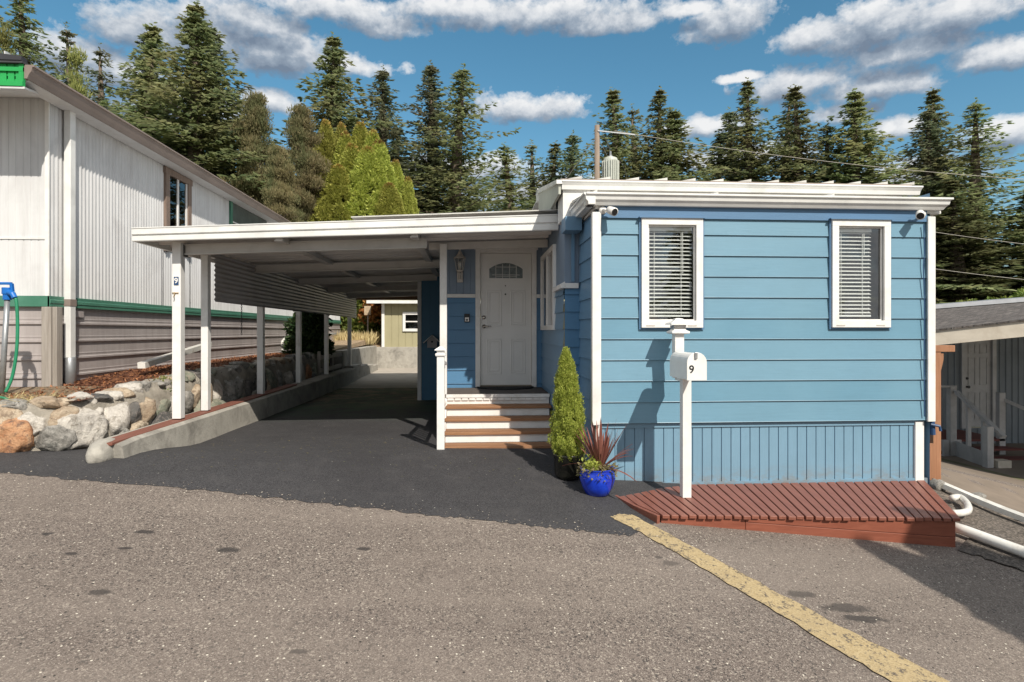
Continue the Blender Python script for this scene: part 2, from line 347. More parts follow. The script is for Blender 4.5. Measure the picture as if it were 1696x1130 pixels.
m_glass=glassmat('window_glass',(.88,.91,.92),.07); m_glass2=glassmat('dark_glass',(.3,.33,.33),.05)
m_blind=M('off_white_blind_slat',(.80,.79,.74),.4,.03)
m_steel=M('brushed_nickel',(.55,.52,.47),.25,.05,metal=1)
m_lamp=M('cream_lantern_metal',(.50,.47,.43),.4,.12,(30,30,30),.2,.002)
m_tread=wood('stained_cedar_tread',(.22,.10,.045),(.38,.20,.10),0)
m_deck=wood('red_brown_deck_stain',(.185,.062,.04),(.285,.105,.07),1,.5)
m_fasc=wood('red_brown_fascia_stain',(.20,.055,.03),(.30,.095,.055),0,.55)
m_sill=wood('red_brown_sill_stain',(.16,.06,.04),(.25,.09,.06),1)
m_orange=wood('orange_stained_timber',(.26,.115,.055),(.42,.21,.115),2)
m_oldwood=wood('weathered_grey_timber',(.24,.21,.18),(.42,.38,.34),2)
m_polewood=wood('creosoted_pole_timber',(.16,.12,.09),(.33,.26,.20),2,scale=.5)
m_conc=M('weathered_concrete',(.36,.34,.30),.9,.16,(5,5,5),.6,.01,40,dirt=(.14,.13,.115),da=.7,dsc=2.5)
m_mortar=M('rough_mortar',(.42,.38,.32),.95,.2,(9,9,9),1,.03,60,dirt=(.2,.18,.15),da=.6,dsc=4)
m_road=asphalt('old_aggregate_asphalt',[(0,(.07,.057,.050)),(.15,(.128,.104,.09)),(.4,(.170,.139,.120)),(.62,(.206,.172,.148)),(.82,(.25,.212,.184)),(.95,(.40,.35,.30))],165)
m_drive=asphalt('sealed_dark_asphalt',[(0,(.03,.029,.031)),(.5,(.048,.047,.05)),(1,(.075,.073,.076))],110,.75,True)
m_gravel=asphalt('dark_grit',[(0,(.05,.042,.036)),(.3,(.10,.085,.07)),(.7,(.16,.135,.11)),(1,(.25,.21,.18))],60,.95,True)
m_mulch=M('red_bark_mulch',(.24,.09,.05),.95,.5,(45,45,45),1,.05,120,dirt=(.10,.05,.03),da=.6,dsc=20)
m_straw=M('dry_straw_soil',(.46,.34,.22),.95,.35,(25,60,25),1,.03,100,dirt=(.20,.13,.08),da=.6,dsc=8)
m_patio=M('patio_concrete',(.40,.36,.31),.85,.1,(2,2,2),.3,.005,40,dirt=(.25,.22,.18),da=.5)
m_tanconc=M('tan_yard_concrete',(.20,.16,.125),.9,.14,(3,3,3),.5,.006,40,dirt=(.16,.13,.10),da=.7,dsc=1.2)
m_field=M('dry_grass_field',(.12,.12,.06),.95,.4,(1,1,1),.5,.05,20,dirt=(.18,.14,.08),da=.6,dsc=.3)
m_bluepot,N_,b_,o_=newmat('cobalt_glazed_ceramic'); b_.inputs['Base Color'].default_value=(.006,.035,.48,1); b_.inputs['Roughness'].default_value=.16; b_.inputs['Coat Weight'].default_value=.6
tc_=N_.n('ShaderNodeTexCoord').outputs['Object']; N_.put(b_.inputs['Base Color'],N_.mix(N_.ramp(N_.noise(tc_,9,5,.6),[(.4,0),(.7,1)]),(.004,.03,.42),(.012,.06,.60))); bump(N_,b_,N_.noise(tc_,14,3,.5),.15,.01)
m_darkpot=M('dark_glazed_planter',(.018,.018,.014),.2,.3,(8,8,8),.1,.003)
m_soil=M('potting_soil',(.05,.035,.025),.95,.4,(40,40,40),1,.02)
def streaky(name,c,dirt,da=.45,rough=.5):     # painted metal with rain streaks that run down it
    m,N,b,o=newmat(name); tc=N.n('ShaderNodeTexCoord').outputs['Object']
    n=N.noise(N.mapping(tc,(9,9,.5)),1,8,.7,.3); n2=N.noise(N.mapping(tc,(.9,.9,.9)),1,7,.65,.5)
    cc=N.mix(N.m('MULTIPLY',N.ramp(n,[(.45,0),(.75,1)]),da),c,dirt); cc=N.mix(N.m('MULTIPLY',N.ramp(n2,[(.5,0),(.72,1)]),da),cc,dirt)
    N.put(b.inputs['Base Color'],cc); b.inputs['Roughness'].default_value=rough; bump(N,b,n2,.1,.01); return m
m_corr=streaky('white_corrugated_siding',(.60,.60,.60),(.36,.345,.34),.5)
m_frontp=streaky('white_flat_siding',(.64,.645,.65),(.42,.41,.41),.5)
m_skmetal=streaky('grey_mauve_skirting_metal',(.38,.345,.335),(.20,.17,.16),.5)
m_gutter=M('brown_gutter_metal',(.25,.20,.175),.45,.1,(2,2,2),.1,.002,dirt=(.13,.10,.09),da=.4)
m_green=M('green_trim_paint',(.07,.20,.14),.45,.12,(3,3,3),.1,.002,dirt=(.02,.12,.07),da=.5)
m_greenb=M('bright_green_gable_paint',(.02,.33,.08),.45,.1,(3,3,3),.1,.002)
m_brwood=wood('brown_window_casing',(.15,.105,.08),(.28,.21,.17),2)
m_galv=M('galvanised_pipe',(.34,.35,.36),.4,.15,(12,12,12),.1,.002,metal=.6)
m_pvc=M('white_pvc_pipe',(.70,.69,.65),.35,.08,(5,5,5),.05,.002,dirt=(.35,.31,.26),da=.5,dsc=5)
m_hose=M('green_hose_rubber',(.02,.20,.10),.35,.1,(20,20,20),.1,.002)
m_bluep=M('blue_hydrant_paint',(.01,.13,.45),.35,.1,(20,20,20),.1,.002)
m_navy=M('navy_paint',(.03,.07,.16),.4,.1)
m_greybl=M('grey_blue_neighbour_siding',(.20,.225,.245),.6,.1,(8,8,1),.2,.002,dirt=(.12,.13,.14),da=.4)
m_nwhite=M('neighbour_grey_white_paint',(.48,.47,.46),.55,.08,(4,4,4),.2,.003,dirt=(.26,.25,.24),da=.4,dsc=3)
m_cream=M('cream_fascia_paint',(.60,.54,.45),.6,.07,(3,9,9),.3,.003,dirt=(.35,.28,.2),da=.4,dsc=3)
m_nred=wood('oxblood_stair_tread',(.11,.028,.022),(.19,.05,.04),0)
m_olive=grainpaint('olive_shed_siding',(.34,.31,.19),.8,2)
m_bark=wood('conifer_bark',(.10,.075,.055),(.20,.155,.12),2,.95,.35)
m_cable=M('black_cable',(.05,.05,.05),.5); m_wire=M('pale_wire',(.40,.37,.32),.5)
m_yellow,N_,b_,o_=newmat('worn_yellow_line_paint'); tc_=N_.n('ShaderNodeTexCoord').outputs['Object']
yn=N_.noise(tc_,16,8,.75,.3); yv=N_.n('ShaderNodeTexVoronoi'); N_.put(yv.inputs['Vector'],tc_); yv.inputs['Scale'].default_value=85
yc=N_.mix(N_.sep(yv.outputs[1])[0],(.33,.245,.125),(.44,.345,.195)); yc=N_.mix(N_.ramp(N_.noise(tc_,2.2,4,.6),[(.4,0),(.7,.4)]),yc,(.31,.24,.14))
yh=N_.m('ADD',yn,N_.m('MULTIPLY',N_.sep(yv.outputs[1])[1],.12)); yc=N_.mix(N_.ramp(yh,[(.60,0),(.665,.85)]),yc,(.07,.06,.055)); N_.put(b_.inputs['Base Color'],yc); b_.inputs['Roughness'].default_value=.9; bump(N_,b_,yv.outputs[0],.5,.004)
m_shing,N_,b_,o_=newmat('grey_weathered_shingle'); tc_=N_.n('ShaderNodeTexCoord').outputs['Object']
bk=N_.n('ShaderNodeTexBrick'); N_.put(bk.inputs['Vector'],N_.mapping(tc_,(1,1.0,1))); bk.inputs['Scale'].default_value=3.2; bk.inputs['Color1'].default_value=(.10,.09,.085,1); bk.inputs['Color2'].default_value=(.24,.21,.19,1); bk.inputs['Mortar'].default_value=(.03,.03,.03,1)
N_.put(b_.inputs['Base Color'],N_.mix(N_.ramp(N_.noise(N_.mapping(tc_,(3,9,9)),1,7,.8,1.5),[(.42,0),(.56,.9)]),bk.outputs[0],(.055,.045,.04))); b_.inputs['Roughness'].default_value=.9
m_roofm=M('dull_white_roof_metal',(.55,.54,.51),.5,.1,(3,3,3),.1,.003,dirt=(.3,.28,.25),da=.6)
#TREES_MAT
lf_fir=leafmat('fir_needles',(.13,.175,.085),(.33,.36,.17),(.31,.28,.14),trans=.45)
lf_dk=leafmat('blue_fir_needles',(.12,.165,.105),(.29,.33,.19),(.29,.26,.15),trans=.45)
lf_brn=leafmat('brownish_pine_needles',(.17,.16,.07),(.34,.28,.15),(.13,.17,.075),trans=.4)
lf_yel=leafmat('yellow_green_cedar_sprays',(.25,.29,.05),(.58,.57,.15),(.35,.37,.08),trans=.4)
lf_tip=leafmat('rusty_cedar_tips',(.28,.17,.05),(.42,.30,.09))
lf_lp=leafmat('light_pine_needles',(.14,.17,.05),(.30,.30,.09))
lf_pot=leafmat('potted_cypress_sprays',(.26,.36,.05),(.66,.74,.18),(.38,.47,.08),trans=.4)
lf_ivy=leafmat('ivy_leaves',(.10,.17,.035),(.30,.36,.09),(.16,.22,.05),trans=.35)
lf_red=leafmat('reddening_creeper',(.30,.10,.04),(.45,.22,.08))
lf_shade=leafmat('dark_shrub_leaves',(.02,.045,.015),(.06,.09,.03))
lf_cord=leafmat('burgundy_blades',(.11,.035,.03),(.28,.12,.09),trans=.1,rough=.35)
lf_dry=leafmat('dry_grass_blades',(.40,.30,.15),(.60,.50,.28))
# ------------------------------------------------------------------ ground, road, driveway
def grid(xs,ys,off=0,f=hgt):
    mb=MB(); nx=len(xs)
    for y in ys:
        for x in xs: mb.v.append((x,y,f(x,y)+off))
    for j in range(len(ys)-1):
        for i in range(nx-1): a=j*nx+i; mb.f.append((a,a+1,a+nx+1,a+nx))
    return mb
xs=[-400,-200,-100,-50,-30,-20]+list(np.arange(-14,16,.5))+[18,22,30,50,100,200,400]
ys=[-300,-100,-40,-19.9,-10,-4,0]+list(np.arange(1,12,.3))+list(np.arange(12,30,1.5))+[35,45,60,90,150,300,600]
grid(xs,ys).build('ground',m_field,kind='structure',smooth=True)
def clipsheet(name,poly,m,off,step=.3,f=hgt):   # a sheet of given outline laid over the ground
    import bmesh
    bm=bmesh.new(); x0=min(p[0] for p in poly); x1=max(p[0] for p in poly); y0=min(p[1] for p in poly); y1=max(p[1] for p in poly)
    fc=bm.faces.new([bm.verts.new((p[0],p[1],0)) for p in poly]); bm.normal_update()
    for ax,a,b in((0,x0,x1),(1,y0,y1)):
        k=a+step
        while k<b:
            co_=(k,0,0) if ax==0 else (0,k,0); no=(1,0,0) if ax==0 else (0,1,0)
            bmesh.ops.bisect_plane(bm,geom=bm.verts[:]+bm.edges[:]+bm.faces[:],plane_co=co_,plane_no=no,dist=1e-5); k+=step
    bmesh.ops.triangulate(bm,faces=[f_ for f_ in bm.faces if len(f_.verts)>4])
    for v in bm.verts: v.co.z=f(v.co.x,v.co.y)+off
    for f_ in bm.faces:
        if f_.normal.z<0: f_.normal_flip()
    me=bpy.data.meshes.new(name); bm.to_mesh(me); bm.free(); me.polygons.foreach_set('use_smooth',[True]*len(me.polygons)); me.materials.append(m)
    o=bpy.data.objects.new(name,me); col.objects.link(o); o['kind']='structure'; return o
# road: everything in front of the driveway edge
grid(list(np.arange(-14,15.1,.5)),[-60,-30,-19.9,-10,-4,0]+list(np.arange(1,9.1,.3)),.004).build('road',m_road,kind='structure',smooth=True)
def jag(pts,n=14,a=.02):
    out=[]
    for p,q in zip(pts[:-1],pts[1:]):
        p=Vector(p[:2]);q=Vector(q[:2]);d=q-p;nn=Vector((-d.y,d.x)).normalized()
        for i in range(n): t=i/n; out.append(p+d*t+nn*(random.uniform(-a,a) if i else 0))
    out.append(Vector(pts[-1][:2])); return out
edge=jag([Gp(-160,772),Gp(0,785),Gp(350,815),Gp(700,853),Gp(900,874),Gp(1045,889)],30,.028)
drive=[tuple(p) for p in edge]+[tuple(Gp(1088,866)[:2]),(2.4,5.95),(2.4,9.2),(1.3,12),(1.3,17.4),(-4.1,17.4),(-4.1,8.0),(-6.2,8.6),(-9,8.6),(-9,6.6)]
clipsheet('driveway',drive,m_drive,.008)
clipsheet('patio',[(-4.2,17.4),(6,17.4),(6,26.6),(-4.2,26.6)],m_patio,.006,2)
# yellow line, a strip of worn paint
def lineedge(a):
    return a
yl=jag([Gp(1010,858),Gp(1025,853.5),Gp(1048,855),Gp(1180,925),Gp(1390,1040),Gp(1610,1150)],12,.012)
yr=jag([Gp(1505,1150),Gp(1300,1025),Gp(1150,935),Gp(1065,886),Gp(1010,858)],12,.012)
clipsheet('yellow_line',[tuple(p) for p in yl]+[tuple(p) for p in yr[:-1]],m_yellow,.013,.3)
# yard on the right side of the house
clipsheet('side_yard',[(5.4,6.9),(6.1,6.2),(9,6.0),(16,8.5),(16,16),(5.2,16),(5.2,7.4)],m_tanconc,.010,.5)
gp=jag([tuple(Gp(1586,912)[:2]),tuple(Gp(1640,930)[:2]),tuple(Gp(1700,950)[:2]),tuple(Gp(1800,975)[:2]),tuple(Gp(1800,900)[:2]),tuple(Gp(1690,868)[:2]),tuple(Gp(1600,815)[:2]),(5.0,6.9),(4.9,5.6)],8,.03)
clipsheet('gravel_verge',[tuple(p) for p in gp],m_gravel,.013,.2,lambda x,y:hgt(x,y)+.012*sstep(noise.noise(Vector((x*2,y*2,0))),-.3,.6))
# soil terrace beside the left house
def terr(x,y):
    z=-.80+.16*sstep(y,7.2,11)+.02*noise.noise(Vector((x*3,y*3,1)))
    return z
XC=-3.89; XB=-5.7
grid([-14,-9,-7,-6.2,-5.8,-5.4,-5,-4.7,-4.45],[7.25+.25*i for i in range(56)]+[22,26],0,terr).build('mulch_bed',m_mulch,kind='structure',smooth=True)
grid([-14,-8,-7,-6.5,-6,-5.6,-5.2,-4.95],[6.95+.2*i for i in range(9)],.012,lambda x,y: terr(x,max(y,7.2))).build('dry_soil_strip',m_straw,kind='structure',smooth=True)
# ------------------------------------------------------------------ profile walls
def lapprof(z0,z1,ex,dep=.022):                  # list of (depth,z), depth positive towards the viewer side
    out=[]; z=z0
    while z<z1-1e-4:
        t=min(z+ex,z1); out+=[(dep,z),(dep*.9,z+.004),(.003,t)]; z+=ex
    return out
def groove(a0,a1,pitch,w_=.008,d=.008):
    out=[(a0,0)]; a=a0+pitch
    while a<a1-w_: out+=[(a-w_/2,0),(a-w_/2+.001,-d),(a+w_/2-.001,-d),(a+w_/2,0)]; a+=pitch
    out.append((a1,0)); return out
def corr(a0,a1,pitch,d,style='round'):
    out=[]; a=a0
    while a<a1:
        if style=='round': out+=[(a+pitch*k/6,d*.5*(1-math.cos(2*math.pi*k/6))) for k in range(6)]
        else: out+=[(a,0),(a+pitch*.62,0),(a+pitch*.72,d),(a+pitch*.9,d)]
        a+=pitch
    out.append((a1,0)); return out
def wallx(prof,x0,x1,y,m,name,par,**k):          # faces -Y, profile (depth,z)
    return MB().strip([(x0,y-d,z) for d,z in prof],(x1-x0,0,0)).build(name,m,par,**k)
# ------------------------------------------------------------------ blue house
YF=6.67; XL=XW(987,YF); XR=XW(1540,YF); YJ=XL/ratio(961); X2=XW(935,YJ); YD=X2/ratio(898); XD=XW(733,YD)
print('XL',XL,'XR',XR,'YJ',YJ,'X2',X2,'YD',YD,'XD',XD)
ZS=-1.023; ZE=1.34; EXP=.2343; ZB=-1.735
H=thing('mobile_home','light blue lap sided mobile home with two front windows and low metal roof','house',(3.3,YF,ZB))
# openings in front wall
def px_box(x0,x1,y0,y1,Y):
    a=W(x0,y1,Y); b=W(x1,y0,Y); return a.x,b.x,a.z,b.z
WIN=[px_box(1060.5,1161.5,363,543,YF),px_box(1374,1470,365.5,542.5,YF)]
zt=max(WIN[0][3],WIN[1][3]); zb=min(WIN[0][2],WIN[1][2])
prof=lapprof(ZS,ZE,EXP)
def clip(prof,z0,z1):
    out=[]
    for (d0,a),(d1,b) in zip(prof[:-1],prof[1:]):
        if b<=z0 or a>=z1: continue
        lo=max(a,z0); hi=min(b,z1)
        if b-a<1e-6: out+=[(d0,a),(d1,b)]; continue
        f=lambda z:d0+(d1-d0)*(z-a)/(b-a)
        out+=[(f(lo),lo),(f(hi),hi)]
    return out
mb=MB()
for (x0,x1,z0,z1) in [(XL,WIN[0][0]+.05,ZS,ZE),(WIN[0][1]-.05,WIN[1][0]+.05,ZS,ZE),(WIN[1][1]-.05,XR,ZS,ZE)]+[(a[0]+.05,a[1]-.05,ZS,a[2]+.05) for a in WIN]+[(a[0]+.05,a[1]-.05,a[3]-.05,ZE) for a in WIN]:
    mb.strip([(x0,YF-d,z) for d,z in clip(prof,z0,z1)],(x1-x0,0,0))
mb.build('lap_siding',m_lap,H)

# skirting with vertical grooves
sk=[(x,YF+.035-d,ZB) for x,d in groove(XL,XR-.12,.1115,.01,.012)]
MB().strip(sk,(0,0,ZS-ZB+.02)).build('skirting',m_skirtb,H)
MB().box(XL,XR-.02,YF+.01,YF+.034,ZB-.03,ZB+.035).box(XL,XR-.15,YF+.02,YF+.034,ZS-.06,ZS-.001).build('skirting_rail',m_skirtb,H)
MB().box(XR-.17,XR-.065,YF+.005,YF+.06,ZB-.25,ZS-.02).build('skirting_corner_trim',m_white,H,bev=.004)
MB().box(XL+.0,XL+.045,YF+.004,YF+.06,ZB-.1,ZS-.02).build('skirting_corner_trim',m_white,H,bev=.004)
# side wall of the front box, jog, side wall by the porch, door wall
def wally(prof,y0,y1,x,m,name,par):              # faces -X
    return MB().strip([(x-d,y0,z) for d,z in prof],(0,y1-y0,0)).build(name,m,par)
mb=MB().strip([(XL-d,YF,z) for d,z in prof],(0,YJ-YF,0)); mb.strip([(XL+.0-d,YF+.03,z) for d,z in [(0,ZB-.2),(0,ZS)]],(0,YJ-YF,0)).build('side_siding',m_lapy,H)
BZ=.58
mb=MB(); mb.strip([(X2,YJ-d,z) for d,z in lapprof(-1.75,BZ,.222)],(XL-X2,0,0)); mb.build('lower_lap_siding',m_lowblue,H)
WS=(X2/ratio(921),X2/ratio(899.5),.02,1.22)      # side window y0,y1,z0,z1
lp=lapprof(-1.75,BZ,.222)
mb=MB()
for y0,y1,z0,z1 in((YJ,WS[0],-1.75,BZ),(WS[1],YD,-1.75,BZ),(WS[0],WS[1],-1.75,WS[2])): mb.strip([(X2-d,y0,z) for d,z in clip(lp,z0,z1)],(0,y1-y0,0))
mb.build('lower_side_siding',m_lapy,H)
ug=MB(); ug.strip([(X2+x,YJ-d,BZ) for x,d in groove(0,XL-X2,.09)],(0,0,1.15))
def gy(y0,y1,z0,z1): ug.strip([(X2-d,y,z0) for y,d in groove(y0,y1,.13)],(0,0,z1-z0))
gy(YJ,WS[0],BZ,1.8); gy(WS[1],YD,BZ,1.6); gy(WS[0],WS[1],WS[3],1.7)
ug.build('upper_side_siding',m_upgrey,H)
# door wall
DX0,DX1=XW(796,YD),XW(880,YD); DZ1=W(838,420,YD).z; DZ0=W(838,638,YD).z; FW=.085
mb=MB(); z0=-1.75
for x0,x1 in((XD,DX0-FW),(DX1+FW,X2)): mb.strip([(x0,YD-d,z) for d,z in lapprof(z0,BZ,.222)],(x1-x0,0,0))
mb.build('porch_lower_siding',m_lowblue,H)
mb=MB()
for x0,x1,a,b in((XD,DX0-FW,BZ,1.65),(DX1+FW,X2,BZ,1.65),(DX0-FW,DX1+FW,DZ1+FW,1.65)): mb.strip([(x,YD-d,a) for x,d in groove(x0,x1,.115)],(0,0,b-a))
mb.build('porch_upper_siding',m_upgrey,H)
# side of house running back from the door wall
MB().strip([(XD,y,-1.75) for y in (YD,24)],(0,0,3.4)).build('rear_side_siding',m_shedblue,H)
mb=MB()
for x0,x1 in((XD,DX0-FW),(DX1+FW,X2-.02)): MB().box(x0,x1,YD-.045,YD-.001,BZ-.025,BZ+.035).build('belt_trim',m_white,H,bev=.004)
mb.prism([(X2-.055,YJ-.055,BZ-.035),(X2-.055,YJ-.055,BZ+.02),(X2-.001,YJ-.055,BZ+.05),(X2-.001,YJ-.055,BZ-.035)],(0,WS[0]-YJ+.02,0))
mb.box(X2+.001,XL-.03,YJ-.055,YJ-.001,BZ-.035,BZ+.03)
mb.build('belt_trim',m_white,H,bev=.004)
# door
mb=MB(); mb.box(DX0-FW,DX0-.004,YD-.035,YD+.06,DZ0-.03,DZ1+FW).box(DX1+.004,DX1+FW,YD-.035,YD+.06,DZ0-.03,DZ1+FW).box(DX0-.004,DX1+.004,YD-.035,YD+.06,DZ1+.004,DZ1+FW)
mb.box(DX0-FW-.02,DX1+FW+.02,YD-.05,YD-.036,DZ1+FW-.03,DZ1+FW+.012)
mb.build('door_frame',m_white,H,bev=.005)
dw=DX1-DX0; dh=DZ1-DZ0; dy=YD+.01
cx=(DX0+DX1)/2
def framebox(mb,x0,x1,y,z0,z1,t,d):
    for a in((x0,x1,z0,z0+t),(x0,x1,z1-t,z1),(x0,x0+t,z0+t,z1-t),(x1-t,x1,z0+t,z1-t)): mb.box(a[0],a[1],y-d,y,a[2],a[3])
mb=MB().box(DX0,DX1,dy,dy+.045,DZ0,DZ1)
for s in(-1,1):
    for a,b in((.085,.35),(.45,.72)):
        xc=cx+s*dw*.235; x0,x1=xc-dw*.145,xc+dw*.145; z0_,z1_=DZ0+dh*a,DZ0+dh*b
        framebox(mb,x0,x1,dy,z0_,z1_,.018,.010); framebox(mb,x0+.04,x1-.04,dy,z0_+.04,z1_-.04,.012,.007)
D=mb.build('front_door',m_door,H,bev=.004)
def arch(hw,z0,z1,rise,n=14):
    p=[(-hw,z0),(hw,z0)]; 
    for i in range(n+1): t=1-2*i/n; p.append((hw*t,z1+rise*(1-t*t)))
    return p
az0,az1=DZ0+dh*.812,DZ0+dh*.885
o_=arch(dw*.37,az0-.03,az1+.012,dh*.05); i_=arch(dw*.33,az0,az1-.004,dh*.045)
mb=MB(); n=len(o_); vs=[(cx+x,dy-.016,z) for x,z in o_]+[(cx+x,dy-.016,z) for x,z in i_]+[(cx+x,dy+.001,z) for x,z in o_]+[(cx+x,dy-.003,z) for x,z in i_]
fs=[]
for i in range(n):
    j=(i+1)%n; fs+=[(i,j,n+j,n+i),(i,2*n+i,2*n+j,j),(n+i,n+j,3*n+j,3*n+i)]
mb.add(vs,fs).build('fanlight_frame',m_door,D)
MB().add([(cx+x,dy-.003,z) for x,z in i_],[tuple(range(n))]).build('fanlight_glass',M('leaded_fanlight_glass',(.07,.09,.09),.08,.6,(22,22,30),.4,.01,12,spec=.8),D)
mb=MB()
for k in(-.2,-.07,.07,.2): mb.box(cx+dw*k-.005,cx+dw*k+.005,dy-.009,dy-.0035,az0,az1+dh*.035)
mb.box(cx-dw*.27,cx+dw*.27,dy-.010,dy-.0036,az0+.05,az0+.06); framebox(mb,cx-dw*.21,cx+dw*.21,dy-.0037,az0+.025,az1+.03,.008,.006)
mb.build('leading',M('pewter_leading',(.5,.5,.48),.4),D)
hz=DZ0+dh*.445; hx=DX0+.055
mb=MB().tube([(hx,dy-.001,hz),(hx,dy-.02,hz)],.032,16).tube([(hx,dy-.02,hz),(hx,dy-.06,hz)],.012,10).tube([(hx-.01,dy-.06,hz),(hx+.06,dy-.062,hz+.004),(hx+.12,dy-.06,hz+.006)],[.012,.011,.008],8)
mb.build('handle',m_steel,D,smooth=True)
MB().tube([(hx,dy-.001,hz+.15),(hx,dy-.025,hz+.15)],[.035,.03],18).build('deadbolt',m_steel,D,smooth=True)
mb=MB().tube([(cx-.01,dy-.001,DZ0+dh*.69),(cx-.01,dy-.008,DZ0+dh*.69)],.014,12); mb.build('peephole',m_black,D); mb=MB().tube([(cx-.01,dy-.001,DZ0+dh*.755),(cx-.01,dy-.008,DZ0+dh*.755)],.011,12).build('peephole',m_black,D)
MB().box(DX0-.01,DX1+.01,YD-.05,YD+.05,DZ0-.035,DZ0-.004).build('threshold',M('bronze_threshold',(.22,.17,.12),.4),H)
# front windows
def window(x0,x1,z0,z1,Y,name,par,right=False):
    t=.078
    wf=MB(); framebox(wf,x0,x1,Y-.03,z0,z1,t,.03); wf.box(x0,x1,Y-.0295,Y+.05,z0,z0+.02).box(x0,x0+.02,Y-.0295,Y+.05,z0+.02,z1).box(x1-.02,x1,Y-.0295,Y+.05,z0+.02,z1)
    fr=wf.build(name,m_white,par,bev=.003)
    inn=MB(); framebox(inn,x0+t,x1-t,Y-.004,z0+t,z1-t,.016,.02); inn.build('sash',m_white,fr)
    gx0,gx1,gz0,gz1=x0+t+.016,x1-t-.016,z0+t+.016,z1-t-.016
    MB().add([(gx0,Y-.005,gz0),(gx1,Y-.005,gz0),(gx1,Y-.005,gz1),(gx0,Y-.005,gz1)],[(0,1,2,3)]).build('pane',m_glass,fr)
    sl_=MB(); n=22; bx1=gx1-(.085 if right else .004)
    for i in range(n):
        z=gz1-.05-(gz1-gz0-.13)*i/(n-1); a=R(24)+random.uniform(-.035,.035)
        dy_,dz_=.024*math.cos(a),.024*math.sin(a)
        sag=random.uniform(-.0015,.0015)
        sl_.hexa([(gx0+.004,Y+.05-dy_,z-dz_-.0012),(bx1,Y+.05-dy_,z-dz_-.0012+sag),(bx1,Y+.05+dy_,z+dz_-.0012+sag),(gx0+.004,Y+.05+dy_,z+dz_-.0012)],[(gx0+.004,Y+.05-dy_,z-dz_+.0018),(bx1,Y+.05-dy_,z-dz_+.0018+sag),(bx1,Y+.05+dy_,z+dz_+.0018+sag),(gx0+.004,Y+.05+dy_,z+dz_+.0018)])
    sl_.box(gx0+.002,bx1,Y+.02,Y+.08,gz1-.04,gz1-.001)
    sl_.box(gx0+.004,bx1,Y+.03,Y+.07,gz0+.03,gz0+.05)
    for k in(.14,.75): 
        xx=gx0+(bx1-gx0)*k; sl_.box(xx-.002,xx+.002,Y+.023,Y+.026,gz0+.05,gz1-.04); sl_.box(xx+.022,xx+.025,Y+.074,Y+.077,gz0+.05,gz1-.04)
    sl_.tube([(gx0+(bx1-gx0)*.78,Y+.018,gz1-.05),(gx0+(bx1-gx0)*.785,Y+.018,gz1-.52 if not right else gz1-.30)],.004,6)
    sl_.build('blind',m_blind,fr)
    rm=MB(); X0,X1,Z0,Z1=x0-.25,x1+.25,z0-.35,z1+.12; D_=.9
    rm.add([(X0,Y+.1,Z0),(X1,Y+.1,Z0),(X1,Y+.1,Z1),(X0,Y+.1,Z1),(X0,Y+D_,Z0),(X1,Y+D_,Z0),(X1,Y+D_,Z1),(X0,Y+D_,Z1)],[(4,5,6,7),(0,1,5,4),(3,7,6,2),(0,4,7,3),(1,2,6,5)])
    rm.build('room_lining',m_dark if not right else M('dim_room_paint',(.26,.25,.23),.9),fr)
    cp=MB().box(x0-.03,x1+.03,Y-.075,Y-.02,z1+.001,z1+.008).box(x0-.03,x1+.03,Y-.08,Y-.075,z1-.006,z1+.008); cp.build('drip_cap',m_frieze,fr)
    for k in(.14,.82): MB().box(x0+(x1-x0)*k-.05,x0+(x1-x0)*k+.05,Y-.064,Y-.0605,z0+.018,z0+.03).build('weep_cover',m_lamp,fr)
    return fr
window(*WIN[0],YF,'window',H); window(*WIN[1],YF,'window',H,True)
for a in WIN:
    mb=MB(); framebox(mb,a[0]-.02,a[1]+.02,YF-.0235,a[2]-.02,a[3]+.0,.02,.012); mb.build('window_casing',m_frieze,H)
# side window (along Y)
y0,y1,z0,z1=WS; t=.07
mb=MB()
for a in((y0,y1,z0,z0+t),(y0,y1,z1-t,z1),(y0,y0+t,z0+t,z1-t),(y1-t,y1,z0+t,z1-t),((y0+y1)/2-.02,(y0+y1)/2+.02,z0+t,z1-t)): mb.box(X2-.045,X2+.04,a[0],a[1],a[2],a[3])
sw=mb.build('window',m_white,H,bev=.004)
MB().add([(X2-.02,y0+t,z0+t),(X2-.02,y1-t,z0+t),(X2-.02,y1-t,z1-t),(X2-.02,y0+t,z1-t)],[(0,3,2,1)]).build('pane',glassmat('pale_side_glass',(.7,.7,.7),.25),sw)
MB().strip([(X2+.08+.02*math.sin(i*1.3),y0+.03+(y1-y0-.06)*i/40,z0+.03) for i in range(41)],(0,0,z1-z0-.06)).build('curtain',M('cream_curtain',(.55,.52,.46),.9,.05),sw)
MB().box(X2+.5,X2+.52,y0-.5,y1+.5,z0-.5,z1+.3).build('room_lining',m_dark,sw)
# corner boards
MB().box(XL-.035,XL+.048,YF-.052,YF-.03,ZS-.015,ZE-.02).box(XL-.05,XL-.024,YF-.0515,YF+.03,ZS-.015,ZE-.02).build('corner_board',m_white,H,bev=.004)
MB().box(XR-.06,XR+.03,YF-.052,YF-.026,ZS-.015,ZE-.02).box(XR+.004,XR+.03,YF-.026,YF+.05,ZS-.015,ZE-.02).build('corner_board',m_white,H,bev=.004)
MB().strip([(XR,YF+y,-2.6) for y in(0,9)],(0,0,4.2)).build('right_side_siding',m_lapy,H)
# frieze band under the eave
MB().box(XL+.049,XR-.061,YF-.034,YF-.024,1.262,ZE+.1).build('frieze_board',m_frieze,H)
